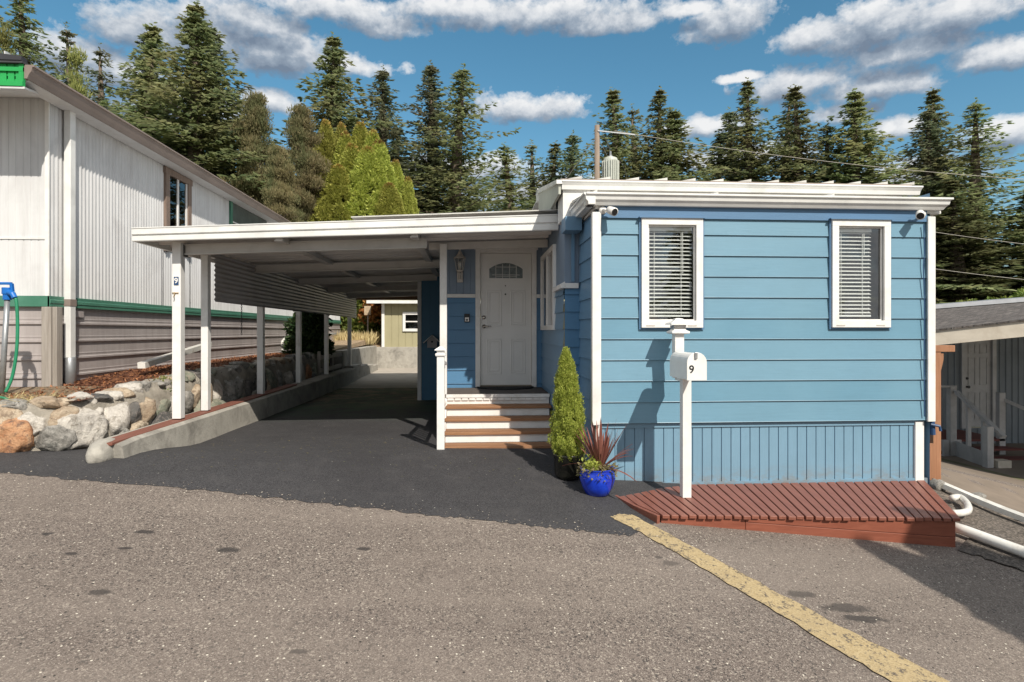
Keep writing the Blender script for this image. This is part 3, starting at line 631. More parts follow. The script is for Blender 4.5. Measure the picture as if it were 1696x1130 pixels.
# front gutter and box roof
gx0=W(971,330,6.55).x; gx1=W(1576,330,6.55).x; gz1=W(1250,322.5,6.53).z; gz0=W(1250,344,6.6).z
pr=[(YF+.02,gz0),(6.59,gz0),(6.57,gz0+.03),(6.545,gz0+.055),(6.535,gz1-.03),(6.515,gz1-.022),(6.515,gz1),(6.53,gz1),(6.535,gz1-.012),(YF+.02,gz1-.02)]
xo=(gx1-(XR+.2)); 
mb=MB(); nn=len(pr)
def mitre(y): return (YF-y)
mb.hexa([(gx0-.0+ (y-6.515)*-.0,y,z) for y,z in pr],[(gx1-(0 if y<6.53 else (y-6.515)*.9),y,z) for y,z in pr])
# return along the left side
xq=gx0
sp=[(xq+.14-( .14*(1 if False else 1)),0)]
side=[(xq+.1,gz0),(xq+.02,gz0+.0),(xq+.018,gz0+.03),(xq-.005,gz0+.055),(xq-.012,gz1-.03),(xq-.03,gz1-.02),(xq-.03,gz1),(xq-.015,gz1),(xq+.1,gz1-.015)]
mb.prism([(x,6.535,z) for x,z in side],(0,YJ-.12-6.535,0))
mb.build('gutter',m_whitemetal,H,bev=.0025)
rz=W(1250,311,7.45).z
MB().hexa([(gx0-.01,6.56,gz1-.03),(gx1-.1,6.56,gz1-.03),(gx1-.05,7.5,gz1+.08),(gx0+.0,7.5,gz1+.08)],[(gx0-.01,6.56,gz1-.008),(gx1-.1,6.56,gz1-.008),(gx1-.05,7.5,gz1+.11),(gx0+.0,7.5,gz1+.11)]).build('front_roof',m_roofm,H)
MB().box(XL-.01,XR+.12,YF-.02,7.6,ZE+.02,gz0+.004).build('soffit',m_white,H)
mb=MB()
for px in(981,1178,1367): 
    p=W(px,321,6.75); mb.add([(p.x-.06,6.62,gz1+.0),(p.x+.03,6.62,gz1),(p.x+.03,6.62,gz1+.055),(p.x-.06,7.1,gz1+.05),(p.x+.03,7.1,gz1+.05),(p.x+.03,7.1,gz1+.1)],[(0,1,2),(3,5,4),(0,2,5,3),(0,3,4,1),(1,4,5,2)])
mb.build('roof_rib',m_roofm,H)
# main roof behind, stepped up
YR=7.5; mx0=W(930,310,YR).x; mx1=W(1524,312,YR).x; mz0=W(1250,319.5,YR).z; mz1=W(1250,305,YR).z
prf=[(YR+.02,mz0),(YR-.02,mz0),(YR-.03,mz0+.05),(YR-.05,mz1-.03),(YR-.06,mz1-.02),(YR-.06,mz1),(YR+.1,mz1)]
MB().hexa([(mx0,y,z) for y,z in prf],[(mx1-(y-YR+.06)*.5,y,z) for y,z in prf]).build('fascia',m_whitemetal,H,bev=.0025)
mb=MB(); nr=13
mb.hexa([(mx0,YR,mz1+.001),(mx1-.12,YR,mz1+.001),(mx1-.12,10.2,mz1+.36),(mx0,10.2,mz1+.36)],[(mx0,YR,mz1+.02),(mx1-.12,YR,mz1+.02),(mx1-.12,10.2,mz1+.38),(mx0,10.2,mz1+.38)])
mb.hexa([(mx0,10.2,mz1+.36),(mx1-.12,10.2,mz1+.36),(mx1-.12,26,mz1+.2),(mx0,26,mz1+.2)],[(mx0,10.2,mz1+.38),(mx1-.12,10.2,mz1+.38),(mx1-.12,26,mz1+.22),(mx0,26,mz1+.22)])
for i in range(nr):
    x=mx0+.08+(mx1-mx0-.35)*i/(nr-1); x1_=x+.17
    mb.hexa([(x,YR-.03,mz1+.02),(x1_,YR-.03,mz1+.02),(x1_,10.2,mz1+.38),(x,10.2,mz1+.38)],[(x,YR-.03,mz1+.022),(x1_,YR-.03,mz1+.055),(x1_,10.2,mz1+.41),(x,10.2,mz1+.382)])
mb.build('standing_seam_roof',m_roofm,H)
MB().box(mx0-.015,mx1+.0-.14,YR-.035,YR-.031,mz1+.001,mz1+.018).build('roof_edge_strip',m_gutter,H)
MB().box(mx0+.05,XR+.3,YR+.03,YR+.06,gz1-.2,mz0+.02).build('step_flashing',m_roofm,H)
# main roof side fascia running back over the carport
sx_=mx0-.02
MB().hexa([(sx_-.02,YR-.02,mz0-.06),(sx_+.01,YR-.02,mz0-.06),(sx_+.01,9.7,1.62),(sx_-.02,9.7,1.62)],[(sx_-.02,YR-.02,mz1-.04),(sx_+.01,YR-.02,mz1-.04),(sx_+.01,9.7,mz1+.34),(sx_-.02,9.7,mz1+.34)]).build('side_fascia',M('pale_green_grey_metal',(.43,.44,.38),.6,.1,(3,3,3),.1,dirt=(.3,.3,.25)),H)
MB().box(sx_-.05,sx_+.02,9.62,9.78,mz1+.2,mz1+.4).hexa([(sx_-.05,YR-.05,mz1-.05),(sx_+.02,YR-.05,mz1-.05),(sx_+.02,9.7,mz1+.34),(sx_-.05,9.7,mz1+.34)],[(sx_-.05,YR-.05,mz1+.0),(sx_+.02,YR-.05,mz1+.0),(sx_+.02,9.7,mz1+.40),(sx_-.05,9.7,mz1+.40)]).build('ridge_cap',m_whitemetal,H)
# boxed eave at the jog
bz=W(955,381,7.3).z
MB().box(X2-.04,XL-.035,YJ-.32,YJ-.001,bz,bz+.17).build('boxed_eave',m_lapy,H,bev=.004)
MB().box(X2-.04,XL+.1,YJ-.12,YJ+.3,bz+.171,mz0+.03).build('eave_return',m_white,H,bev=.004)
# conduit at the jog
MB().box(X2+.08,X2+.12,YJ-.05,YJ-.024,BZ+.05,bz).build('vertical_batten',m_lapy,H)
# cable and small fittings at the right corner
MB().tube([W(1530,372,6.628),W(1531,420,6.628),W(1529.5,440,6.628),W(1531,500,6.628),W(1530.5,600,6.628),W(1531,690,6.628)],.006,6).build('cable',m_navy,H)
# blue meter / tap at lower right corner
mb=MB().tube([W(1543,690,6.75),W(1545,720,6.75)],.03,10).tube([W(1541,703,6.72),W(1556,706,6.7),W(1558,714,6.7)],.016,8).box(*(lambda a,b:(a.x,b.x,6.7,6.76,b.z,a.z))(W(1538,688,6.7),W(1549,696,6.7)))
mb.build('garden_tap',m_navy,smooth=False,cat='tap',label='small navy blue tap at the lower right corner of the blue house')
# ------------------------------------------------------------------ security cameras, lantern, doorbell
def seccam(px,py,px2,name,label):
    p=W(px,py,YF-.06); q=W(px2,py+1,YF-.15); t_=thing(name,label,'security camera',p+Vector((0,.03,0)),'security cameras under the eave')
    MB().tube([p+Vector((0,.028,0)),p+Vector((0,.005,0))],[.045,.04],16).build('mount',m_white,t_,smooth=True)
    MB().tube([p,p*.5+q*.5,q+Vector((0,.05,0))],.015,8).build('arm',m_white,t_,smooth=True)
    d=(q-p).normalized(); d=Vector((d.x*.6,d.y,-.35)).normalized(); b0=q-d*.05; b1=q+d*.07
    MB().tube([b0,b0+d*.015,b1],[.025,.042,.047],16).build('body',m_white,t_,smooth=True)
    MB().tube([b1+d*.0005,b1+d*.004],[.038,.036],16).build('lens',m_black,t_)
seccam(999,348,1012,'security_camera','small white security camera under the eave at the left corner of the blue wall')
seccam(1529,354,1524,'security_camera','small white security camera under the eave at the right corner of the blue wall')
p=W(762,442,YD); lx=p.x; ly=YD-.13
t_=thing('wall_lantern','cream coach lantern on the upper porch wall left of the front door','lantern',(lx,YD,p.z-.25))
zc=p.z
MB().box(lx-.05,lx+.05,YD-.03,YD-.002,zc-.26,zc-.08).build('back_plate',m_lamp,t_,bev=.012)
MB().tube([(lx,YD-.03,zc-.17),(lx,YD-.1,zc-.2),(lx,ly,zc-.16),(lx,ly,zc-.09)],.013,8).build('bracket',m_lamp,t_,smooth=True)
MB().lathe((lx,ly,zc),[(.018,-.1),(.055,-.09),(.06,-.075),(.062,-.07)],8).lathe((lx,ly,zc),[(.105,.12),(.10,.135),(.06,.165),(.05,.19),(.035,.2),(.03,.23),(.012,.24),(.015,.26),(.004,.29)],8).build('cap',m_lamp,t_)
mb=MB()
for k in range(6):
    a=math.pi/3*k+.2; mb.tube([(lx+.055*math.cos(a),ly+.055*math.sin(a),zc-.072),(lx+.088*math.cos(a),ly+.088*math.sin(a),zc+.12)],.0055,5)
mb.build('cage',m_lamp,t_)
MB().lathe((lx,ly,zc),[(.045,-.07),(.075,.118)],12).build('shade',glassmat('lantern_glass',(.85,.85,.83),.1),t_,smooth=True)
MB().lathe((lx,ly,zc),[(.012,-.07),(.03,0),(.026,.05),(.005,.08)],10).build('bulb',M('frosted_bulb',(.7,.7,.66),.3),t_,smooth=True)
a=W(769,520,YD); b=W(778,534,YD); t_=thing('doorbell','small black and white doorbell left of the front door','doorbell',((a.x+b.x)/2,YD,b.z))
MB().box(a.x,b.x,YD-.055,YD-.02,b.z,a.z).build('housing',m_black,t_,bev=.006)
MB().box(a.x+.012,b.x-.012,YD-.06,YD-.0555,b.z+.012,(a.z+b.z)/2+.01).build('face_plate',m_white,t_)
MB().tube([((a.x+b.x)/2,YD-.06,(a.z+b.z)/2-.03),((a.x+b.x)/2,YD-.064,(a.z+b.z)/2-.03)],.016,14).build('button',m_black,t_)
MB().tube([(X2-.03,9.97,.95),(X2-.035,9.97,1.05),(X2-.03,9.97,1.12)],[.02,.035,.02],8)
# ------------------------------------------------------------------ porch steps
SX0=W(738,700,8.2).x; SX1=X2+.1; LZ=DZ0-.035; YL=8.95; rise=.14; run=.27
P=thing('porch_steps','white porch steps with four brown cedar treads up to the front door','steps',(.4,7.9,-1.58))
MB().box(XD,X2-.02,YL-.03,YD-.05,LZ-.035,LZ).build('landing',M('dark_landing_boards',(.10,.085,.075),.8,.2),P)
mb=MB(); mb.box(SX0-.02,X2-.024,YL-.045,YL-.031,LZ-.045,LZ+.004); mb.box(SX0-.01,X2-.03,YL-.02,YL+.0,-1.6,LZ-.036)
x=SX0
while x<X2-.1: mb.box(x,x+.09,YL-.04,YL-.021,LZ-.085,LZ-.052); x+=.105
mb.build('landing_fascia',m_white,P)
for k in range(1,5):
    z=LZ-rise*k; yk=YL-run*k
    xe=X2-.03 if k<3 else X2+.14
    MB().box(SX0-(.02 if k<4 else .10),min(xe,XL-.05),yk-.03,yk+run-.02,z-.038,z).build('tread',m_tread,P,bev=.006)
    MB().box(SX0,min(xe,XL-.05)-.03,yk,yk+.02,(z-rise if k<4 else -1.66),z-.039).build('riser',m_white,P)
for x in(SX0-.035,):
    MB().prism([(x,YL,-1.65),(x,YL,LZ-.04),(x,YL-run*1,LZ-rise*1-.04),(x,YL-run*4,LZ-rise*4-.04),(x,YL-run*4,-1.65)],(.03,0,0)).build('stringer',m_white,P)
nx=W(730,700,7.78).x; nY=7.78; nz1=W(730,590,nY).z
mb=MB().box(nx-.048,nx+.048,nY-.048,nY+.048,hgt(nx,nY)-.05,nz1); NP=mb.build('newel_post',m_white,P,bev=.006)
mb=MB().lathe((nx,nY,nz1),[(.06,0),(.065,.012),(.065,.035),(.05,.04)],4,True).lathe((nx,nY,nz1),[(.045,.04),(.05,.075)],4,True).lathe((nx,nY,nz1),[(.075,.075),(.072,.085),(.012,.125)],4,True).build('post_cap',m_white,NP)
ry=YL-.06
mb=MB().bar((nx,nY+.05,nz1-.06),(nx+.01,ry,LZ+.45),.06,.035).bar((nx,nY+.05,nz1-.7),(nx+.01,ry,LZ-.1),.04,.035)
for i in range(6):
    t=(i+.7)/6.5; yy=nY+.05+(ry-nY-.05)*t; mb.box(nx-.015,nx+.015,yy-.015,yy+.015,nz1-.7+(LZ-.1-nz1+.7)*t,nz1-.07+(LZ+.45-nz1+.06)*t)
mb.build('side_railing',m_white,P)
mp=MB(); pts=[]
n=24; cx_=(DX0+DX1)/2-.02
base=[(cx_+.47*math.cos(math.pi*i/n),YD-.06-.42*math.sin(math.pi*i/n)*1.0,LZ+.002) for i in range(n+1)]
recenter(MB().prism(base,(0,0,.018)).build('doormat',M('black_rubber_mat',(.02,.02,.022),.85,.5,(40,40,40),.8,.01),cat='doormat',label='black half round doormat on the landing at the front door'),(cx_,YD-.1,LZ+.002))
# ------------------------------------------------------------------ carport
YC=8.06; cl0=W(218.5,400,YC); cl1=W(218.5,377.5,YC); cr0=W(927.5,381,YC); cr1=W(927.5,355,YC)
C=thing('carport','white metal carport with a flat ribbed roof over the dark driveway','carport',(-1.5,8.4,-1.5))
def cz(x): return cl0.z+(cr0.z-cl0.z)*(x-cl0.x)/(cr0.x-cl0.x)
YE=20.6
prf=lambda x,zz,h:[(x,YC+.06,zz),(x,YC+.005,zz),(x,YC,zz+.01),(x,YC,zz+h*.36),(x,YC+.012,zz+h*.40),(x,YC+.012,zz+h*.44),(x,YC-.012,zz+h*.5),(x,YC-.012,zz+h*.9),(x,YC-.02,zz+h*.93),(x,YC-.02,zz+h),(x,YC+.06,zz+h)]
MB().hexa(prf(cl0.x,cl0.z,cl1.z-cl0.z),prf(cr0.x-.02,cr0.z,cr1.z-cr0.z)).build('fascia',m_whitemetal,C,bev=.002)
MB().hexa([(cl0.x,YC+.06,cl0.z),(cl0.x+.04,YC+.06,cl0.z),(cl0.x+.04,YE,cl0.z),(cl0.x,YE,cl0.z)],[(cl0.x,YC+.06,cl1.z-.01),(cl0.x+.04,YC+.06,cl1.z-.01),(cl0.x+.04,YE,cl1.z-.01),(cl0.x,YE,cl1.z-.01)]).build('side_gutter',m_whitemetal,C)
# ribbed roof pans (ribs run along X)
mb=MB()
for top in(0,1):
    pp=[(cl0.x+.045,YC+.065+a,cz(cl0.x+.045)+.075-d+top*.03) for a,d in corr(0,YE-YC-.1,.305,.035,'pan')]
    n=len(pp); o=len(mb.v); mb.v+=pp+[(cr0.x-.04,y,z+cz(cr0.x-.04)-cz(cl0.x+.045)) for _,y,z in pp]
    mb.f+=[(o+i,o+i+1,o+n+i+1,o+n+i) for i in range(n-1)]
mb.build('roof_panel',m_ceil,C)
pfl=[W(585,361.5,YC+.25),W(925,349.5,YC+.25)]
MB().hexa([(pfl[0].x,YC+.1,pfl[0].z-.02),(pfl[1].x,YC+.1,pfl[1].z-.02),(pfl[1].x,YC+2,pfl[1].z-.02),(pfl[0].x,YC+2,pfl[0].z-.02)],[(pfl[0].x,YC+.1,pfl[0].z-.005),(pfl[1].x,YC+.1,pfl[1].z-.005),(pfl[1].x,YC+2,pfl[1].z+.02),(pfl[0].x,YC+2,pfl[0].z+.02)]).build('roof_flashing',m_roofm,C)
# cross beams
for i,(Y,xr_) in enumerate(((8.47,-.60),(11.05,-.55),(13.75,-.62),(16.5,-.62),(19.2,-.62))):
    zl=cz(XC+.07)-.002; zr=cz(xr_)-.002
    if i==2: xr_=-.75; zr=cz(xr_)
    bm_=MB()
    for h0,h1,d in((0,-.125,.045),):
        bm_.hexa([(XC+.06,Y-.022,zl-.12),(xr_,Y-.022,zr-.12),(xr_,Y+.022,zr-.12),(XC+.06,Y+.022,zl-.12)],[(XC+.06,Y-.022,zl),(xr_,Y-.022,zr),(xr_,Y+.022,zr),(XC+.06,Y+.022,zl)])
        for e in(-.135,-.012): bm_.hexa([(XC+.06,Y-.05,zl+e),(xr_,Y-.05,zr+e),(xr_,Y+.05,zr+e),(XC+.06,Y+.05,zl+e)],[(XC+.06,Y-.05,zl+e+.014),(xr_,Y-.05,zr+e+.014),(xr_,Y+.05,zr+e+.014),(XC+.06,Y+.05,zl+e+.014)])
    bm_.build('cross_beam',m_beam,C)
    MB().box(XC+.02,XC+.06,Y-.06,Y+.06,zl-.16,zl-.001).build('beam_bracket',m_cut,C)
for x in(-2.5,-.74):
    z=cz(x)+.035
    MB().box(x-.045,x+.045,YC+.07,(YE if x<-1 else 13.9),z-.07,z-.0).box(x-.06,x-.045,YC+.07,(YE if x<-1 else 13.9),z-.072,z-.055).build('rail',m_beam,C)
# header over the porch and its post
MB().hexa([(-.62,9.16,cz(-.62)-.065),(X2-.02,9.16,cz(X2)-.075),(X2-.02,9.22,cz(X2)-.075),(-.62,9.22,cz(-.62)-.065)],[(-.62,9.16,cz(-.62)+.04),(X2-.02,9.16,cz(X2)+.04),(X2-.02,9.22,cz(X2)+.04),(-.62,9.22,cz(-.62)+.04)]).build('porch_header',m_beam,C,bev=.003)
ppx=W(734.5,480,9.05).x
MB().box(ppx-.052,ppx+.052,8.99,9.1,LZ-.7,cz(ppx)-.005).build('carport_post',m_white,C,bev=.005)
CZC=-1.163
posts=[(8.40,.062),(9.24,.055),(11.6,.06),(14.1,.058),(16.75,.055),(19.9,.06)]
for i,(Y,hw) in enumerate(posts):
    MB().box(XC-hw,XC+hw*.8,Y-hw,Y+hw,CZC,cz(XC)+(.0 if i else .02)).build('carport_post',m_white,C,bev=.005)
# longitudinal eave beam along the posts
MB().box(XC-.05,XC+.019,8.5,YE,cz(XC)-.05,cz(XC)+.03).build('eave_beam',m_beam,C)
sp=[(XC+.085+.02-d,z) for z,d in corr(.44,1.16,.072,.018)]
MB().strip([(x,9.30,z) for x,z in sp],(0,YE-9.35,0)).build('side_panel',m_panel,C)
MB().box(XC-.1,-.3,YE-.12,YE-.02,1.05,1.2).build('rear_beam',M('brown_rear_beam',(.26,.15,.09),.6),C)
# number plaque on the first post
def text(body,size,m,loc,rot,name,par,label=None,ext=.002):
    cu=bpy.data.curves.new(name,'FONT'); cu.body=body; cu.size=size; cu.extrude=ext; cu.align_x='CENTER'; cu.align_y='CENTER'; cu.offset=size*.018
    tmp=bpy.data.objects.new(name,cu); col.objects.link(tmp); dg=bpy.context.evaluated_depsgraph_get()
    me=bpy.data.meshes.new_from_object(tmp.evaluated_get(dg)); bpy.data.objects.remove(tmp)
    me.name=name; me.materials.clear(); me.materials.append(m)
    me.transform(Matrix.Translation(Vector(loc)-(WL.get(par.name,Vector())))@Matrix.Rotation(rot[2],4,'Z')@Matrix.Rotation(rot[0],4,'X'))
    o=bpy.data.objects.new(name,me); col.objects.link(o); o.parent=par; return o
Y=8.40-.062; a=W(289.5,458.5,Y); b=W(296.5,472.5,Y); xm=XC-.005; zm=(a.z+b.z)/2
t_=thing('number_plaque','dark plaque reading 9 on the front carport post','sign',(xm,Y,zm-.06))
MB().box(xm-.03,xm+.03,Y-.008,Y-.001,zm-.055,zm+.055).build('plate',m_navy,t_)
text('9',.10,m_white,(xm,Y-.0095,zm),(R(90),0,0),'numeral',t_,ext=.001)
t_=thing('post_hook','small brass hook screwed to the front carport post below the number','hook',(xm,Y,zm-.2))
q=Vector((xm-.01,Y,zm-.16)); MB().tube([q,q+Vector((0,-.05,0)),q+Vector((.01,-.055,-.03)),q+Vector((0,-.05,-.06))],.008,6).box(q.x-.04,q.x+.04,Y-.012,Y-.001,q.z-.006,q.z+.006).build('bracket',M('brass_hook',(.45,.33,.18),.35,metal=.7),t_)
# hanging chain between posts
ch=MB(); p0=W(396,505,10.6)
p0.x=XC+.1
for i in range(16):
    z=.44-i*.032; c_=Vector((p0.x,10.35,z)); n=8; ax=Vector((1,0,0)) if i%2 else Vector((0,1,0))
    ch.tube([c_+ax*.010*math.cos(2*math.pi*k/n)+Vector((0,0,.021*math.sin(2*math.pi*k/n))) for k in range(n+1)],.004,4)
recenter(ch.build('chain',m_cable,cat='chain',label='thin dark chain hanging below the ribbed side panel of the carport'),(p0.x,10.35,.44))
# blue lean-to at the back of the carport
sx0=W(698,600,14.2).x; 
L=thing('storage_shed','deep blue storage shed with white corner board at the back of the carport','shed',(-.7,14.2,-1.6))
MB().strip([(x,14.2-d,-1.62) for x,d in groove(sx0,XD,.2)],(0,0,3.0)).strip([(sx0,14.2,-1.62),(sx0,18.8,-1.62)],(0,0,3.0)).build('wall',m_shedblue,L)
MB().box(sx0-.09,sx0,14.17,14.26,-1.62,1.3).build('corner_board',m_white,L,bev=.004)
# birdhouse on the shed
p=W(716,566,14.12)
B=thing('birdhouse','small white birdhouse on the deep blue wall behind the porch post','birdhouse',(p.x,14.15,p.z-.16))
MB().prism([(p.x-.11,14.03,p.z-.14),(p.x+.11,14.03,p.z-.14),(p.x+.11,14.03,p.z+.03),(p.x,14.03,p.z+.12),(p.x-.11,14.03,p.z+.03)],(0,.14,0)).build('body',M('pale_birdhouse',(.45,.42,.42),.7),B)
MB().bar((p.x-.2,14.09,p.z-.03),(p.x+.005,14.09,p.z+.15),.2,.02,(0,0,1)).bar((p.x+.2,14.09,p.z-.03),(p.x-.005,14.09,p.z+.15),.2,.02,(0,0,1)).build('roof',m_white,B)
MB().tube([(p.x,14.029,p.z),(p.x,14.02,p.z)],.025,10).build('entrance',m_black,B)
# ------------------------------------------------------------------ curb
cst=W(173,733,1); Yc0=XC/ratio(174)
K=thing('concrete_curb','long concrete curb with a red brown timber on top along the left of the driveway','curb',(XC,8,-1.5))
mb=MB(); n=40; tp=CZC-.02
rows=[]
for i in range(n+1):
    y=Yc0+(20-Yc0)*i/n; zt_=tp-(.0 if i else .02); zb_=hgt(XC,y)-.1; j=random.uniform(-.008,.008)
    rows.append([(XC+.21+j,y,zb_),(XC+.17+j,y,zt_-.03),(XC+.12,y,zt_-.004),(XC-.16,y,zt_-.004),(XC-.16,y,zb_)])
o=0
for r in rows: mb.v+=r
for i in range(n):
    for k in range(4): mb.f.append((i*5+k,i*5+k+1,(i+1)*5+k+1,(i+1)*5+k))
mb.f.append((0,1,2,3,4)); mb.build('concrete',m_conc,K,smooth=False)
MB().hexa([(XC-.1,Yc0-.05,tp-.03),(XC+.1,Yc0-.05,tp-.03),(XC+.1,13.6,tp),(XC-.1,13.6,tp)],[(XC-.1,Yc0-.05,tp+.0),(XC+.1,Yc0-.05,tp+.0),(XC+.1,13.6,tp+.028),(XC-.1,13.6,tp+.028)]).build('timber_cap',m_sill,K,bev=.005)
def rock(c,s,seed,rz=0,sub=3,rough=.28):
    import bmesh
    bm=bmesh.new(); bmesh.ops.create_icosphere(bm,subdivisions=sub,radius=1)
    rs_=random.Random(int(seed*991)); pl_=[]
    for k in range(13 if rough>.2 else 0):
        nn_=Vector((rs_.gauss(0,1),rs_.gauss(0,1),rs_.gauss(0,1))).normalized(); pl_.append((nn_,rs_.uniform(.58,.92)))
    for v in bm.verts:
        p=v.co.copy().normalized(); q=p*1.1+Vector((seed*7.3,seed*1.7,seed*3.1))
        f=1.08
        for nn_,d_ in pl_:
            c_=p.dot(nn_)
            if c_>.05: f=min(f,d_/c_)
        f*=1.06+rough*.28*noise.noise(q*1.3)+rough*.25*noise.noise(q*4)+rough*.22*noise.noise(q*9)
        p=Vector((math.copysign(abs(p.x)**.85,p.x),math.copysign(abs(p.y)**.85,p.y),math.copysign(abs(p.z)**.85,p.z)))*f
        v.co=Matrix.Rotation(rz,3,'Z')@Vector((p.x*s[0],p.y*s[1],p.z*s[2]))+Vector(c)
    vs=[tuple(v.co) for v in bm.verts]; fs=[tuple(v.index for v in f.verts) for f in bm.faces]; bm.free(); return vs,fs
e0=Gp(163,762)
vs,fs=rock((e0.x-.02,e0.y+.13,e0.z+.05),(.105,.26,.13),4.2,R(10),4,.19)
recenter(MB().add(vs,fs).build('concrete_lump',m_conc,smooth=True,cat='curb end',label='rounded lump of pale concrete at the front end of the curb'),e0)
# ------------------------------------------------------------------ stone retaining wall
def stonemat(name,c,c2,c3):
    m,N,b,o=newmat(name); tc=N.n('ShaderNodeTexCoord').outputs['Object']
    n=N.noise(tc,4.5,8,.7,.8); n2=N.noise(tc,14,6,.7,.3)
    cc=N.mix(N.ramp(n,[(.38,0),(.62,1)]),c,c2); cc=N.mix(N.ramp(n2,[(.5,0),(.64,.9)]),cc,c3); n5=N.noise(tc,55,4,.7); cc=N.mix(N.ramp(n5,[(.55,0),(.7,.5)]),cc,tuple(x*.35 for x in c)); cc=N.mix(N.ramp(n5,[(.3,.35),(.42,0)]),cc,tuple(min(.75,x*1.6) for x in c2))
    N.put(b.inputs['Base Color'],cc); b.inputs['Roughness'].default_value=.85; bump(N,b,N.m('ADD',n,n2),.9,.03); return m
sm=[stonemat('grey_stone',(.20,.19,.17),(.36,.34,.31),(.10,.10,.09)),stonemat('tan_stone',(.34,.25,.17),(.48,.40,.30),(.18,.13,.09)),
    stonemat('rust_stone',(.38,.16,.07),(.50,.30,.17),(.13,.08,.06)),stonemat('dark_stone',(.05,.05,.05),(.14,.13,.12),(.24,.21,.19)),
    stonemat('pale_stone',(.46,.43,.39),(.58,.54,.48),(.28,.25,.21)),stonemat('green_grey_stone',(.15,.17,.13),(.28,.28,.22),(.33,.29,.23))]
S=thing('stone_retaining_wall','low retaining wall of mixed boulders set in mortar left of the driveway','stone wall',(-4.5,8,-1.3))
path=[(-9.0,7.15),(-6.2,6.98),(-5.2,6.98),(-4.75,7.1),(-4.42,7.6),(-4.32,8.6),(-4.3,10),(-4.3,13),(-4.3,17.8)]
def onpath(s):
    for (x0,y0),(x1,y1) in zip(path[:-1],path[1:]):
        l=math.hypot(x1-x0,y1-y0)
        if s<=l: return x0+(x1-x0)*s/l,y0+(y1-y0)*s/l,math.atan2(y1-y0,x1-x0)
        s-=l
    return path[-1][0],path[-1][1],math.pi/2
tot=sum(math.hypot(b[0]-a[0],b[1]-a[1]) for a,b in zip(path[:-1],path[1:]))
# mortar core
mb=MB(); n=150; k5=7
for i in range(n+1):
    x,y,a=onpath(tot*i/n); nx_,ny_=math.sin(a),-math.cos(a)
    zb_=hgt(x,y)-.1; zt_=-.80+.16*sstep(y,7.2,10)
    for j in range(k5):
        t=j/(k5-1); z=zb_+(zt_-zb_)*min(1,t*1.25); out=.15-.22*max(0,t-.8)/.2*1.6-.1*t
        d=.06*noise.noise(Vector((x*4,y*4,z*4)))+.03*noise.noise(Vector((x*13,y*13,z*13)))
        mb.v.append((x+nx_*(out+d),y+ny_*(out+d),z+(d if t>.7 else 0)))
for i in range(n):
    for j in range(k5-1): a=i*k5+j; mb.f.append((a,a+k5,a+k5+1,a+1))
mb.build('mortar',m_mortar,S,smooth=True)
random.seed(21); s=2.2; cnt=0
for row in range(3):
    s=2.3+row*.13
    while s<tot-.2 and cnt<98:
        x,y,a=onpath(s); far=sstep(y,8,12)
        w_=random.uniform(.14,.235)*(1.1 if row==0 else (.95 if row==1 else .7))*(1+.25*far)
        nx_,ny_=math.sin(a),-math.cos(a); zb_=hgt(x,y)
        H_=(-.79+.17*sstep(y,7.2,10))-zb_
        h_=w_*random.uniform(.85,1.15)
        z=[zb_+h_*.75,zb_+H_*.55,zb_+H_*.93][row]+random.uniform(-.03,.03)
        out=[.09,.03,-.10][row]
        if row==2: h_*=.55
        mi=random.choices(range(6),[4,4.5,.6,.8,4,2])[0]
        if y>9: mi=random.choices(range(6),[5,2,.6,1.5,2,3])[0]
        vs,fs=rock((x+nx_*out,y+ny_*out,z),(w_*1.05,.17,h_*1.08),cnt*1.37+.5,a+random.uniform(-.2,.2),4,.34)
        MB().add(vs,fs).build('stone',sm[mi],S,smooth=True,label=None)
        cnt+=1; s+=w_*random.uniform(1.5,1.75)*(1+.55*far)
print('stones',cnt)
# ------------------------------------------------------------------ white neighbour home on the left
NH=thing('white_mobile_home','white corrugated metal mobile home with green band and brown gutter at left','house',(-8,12,-.7))
YN=XB/ratio(80.5); zg0=.06*-XB/1.0; ge0=abs(XB)*.0585; ge1=abs(XB)*.084; YE2=27
zw1=abs(XB)*.592
cp=[(XB+d,y) for y,d in corr(YN+.03,YE2,.085,.016)]
WY=(XB/ratio(271),XB/ratio(312)); YG0_=-5.32/ratio(56)
mb=MB(); mb.strip([(x,y,ge1-.02) for x,y in cp if y<WY[0]+.01],(0,0,zw1-ge1)).strip([(x,y,ge1-.02) for x,y in cp if y>WY[1]-.01],(0,0,zw1-ge1)).strip([(x,y,ge1-.02) for x,y in cp if WY[0]-.09<y<WY[1]+.09],(0,0,1.55-ge1))
mb.build('corrugated_siding',m_corr,NH)
# upper flat frieze
MB().box(XB+.02,XB+.035,YG0_+.02,YE2,abs(XB)*.545,zw1+.05).build('frieze',m_frontp,NH)
# front wall, shallow vertical panels
fx0=-14; fr=[(x,YN-d) for x,d in groove(fx0,XB+.01,.095,.02,.005)]
MB().strip([(x,y,ge1-.02) for x,y in fr],(0,0,3.0)).build('front_siding',m_frontp,NH)
fz=W(40,394,YN).z
MB().box(fx0,XB+.02,YN-.012,YN-.001,fz-.02,fz+.005).build('seam_strip',m_whitemetal,NH)
MB().box(XB-.03,XB+.022,YN-.03,YN-.006,ge1,zw1).build('corner_board',m_white,NH)
# green band
MB().box(fx0,XB+.045,YN-.05,YN-.0125,ge0,ge1).box(XB+.0165,XB+.05,YN-.05,YE2,ge0,ge1).prism([(XB+.05,YN-.05,ge0+.04),(XB+.058,YN-.05,ge0+.05),(XB+.058,YN-.05,ge0+.09),(XB+.05,YN-.05,ge0+.1)],(0,YE2-YN,0)).build('green_band',m_green,NH,bev=.003)
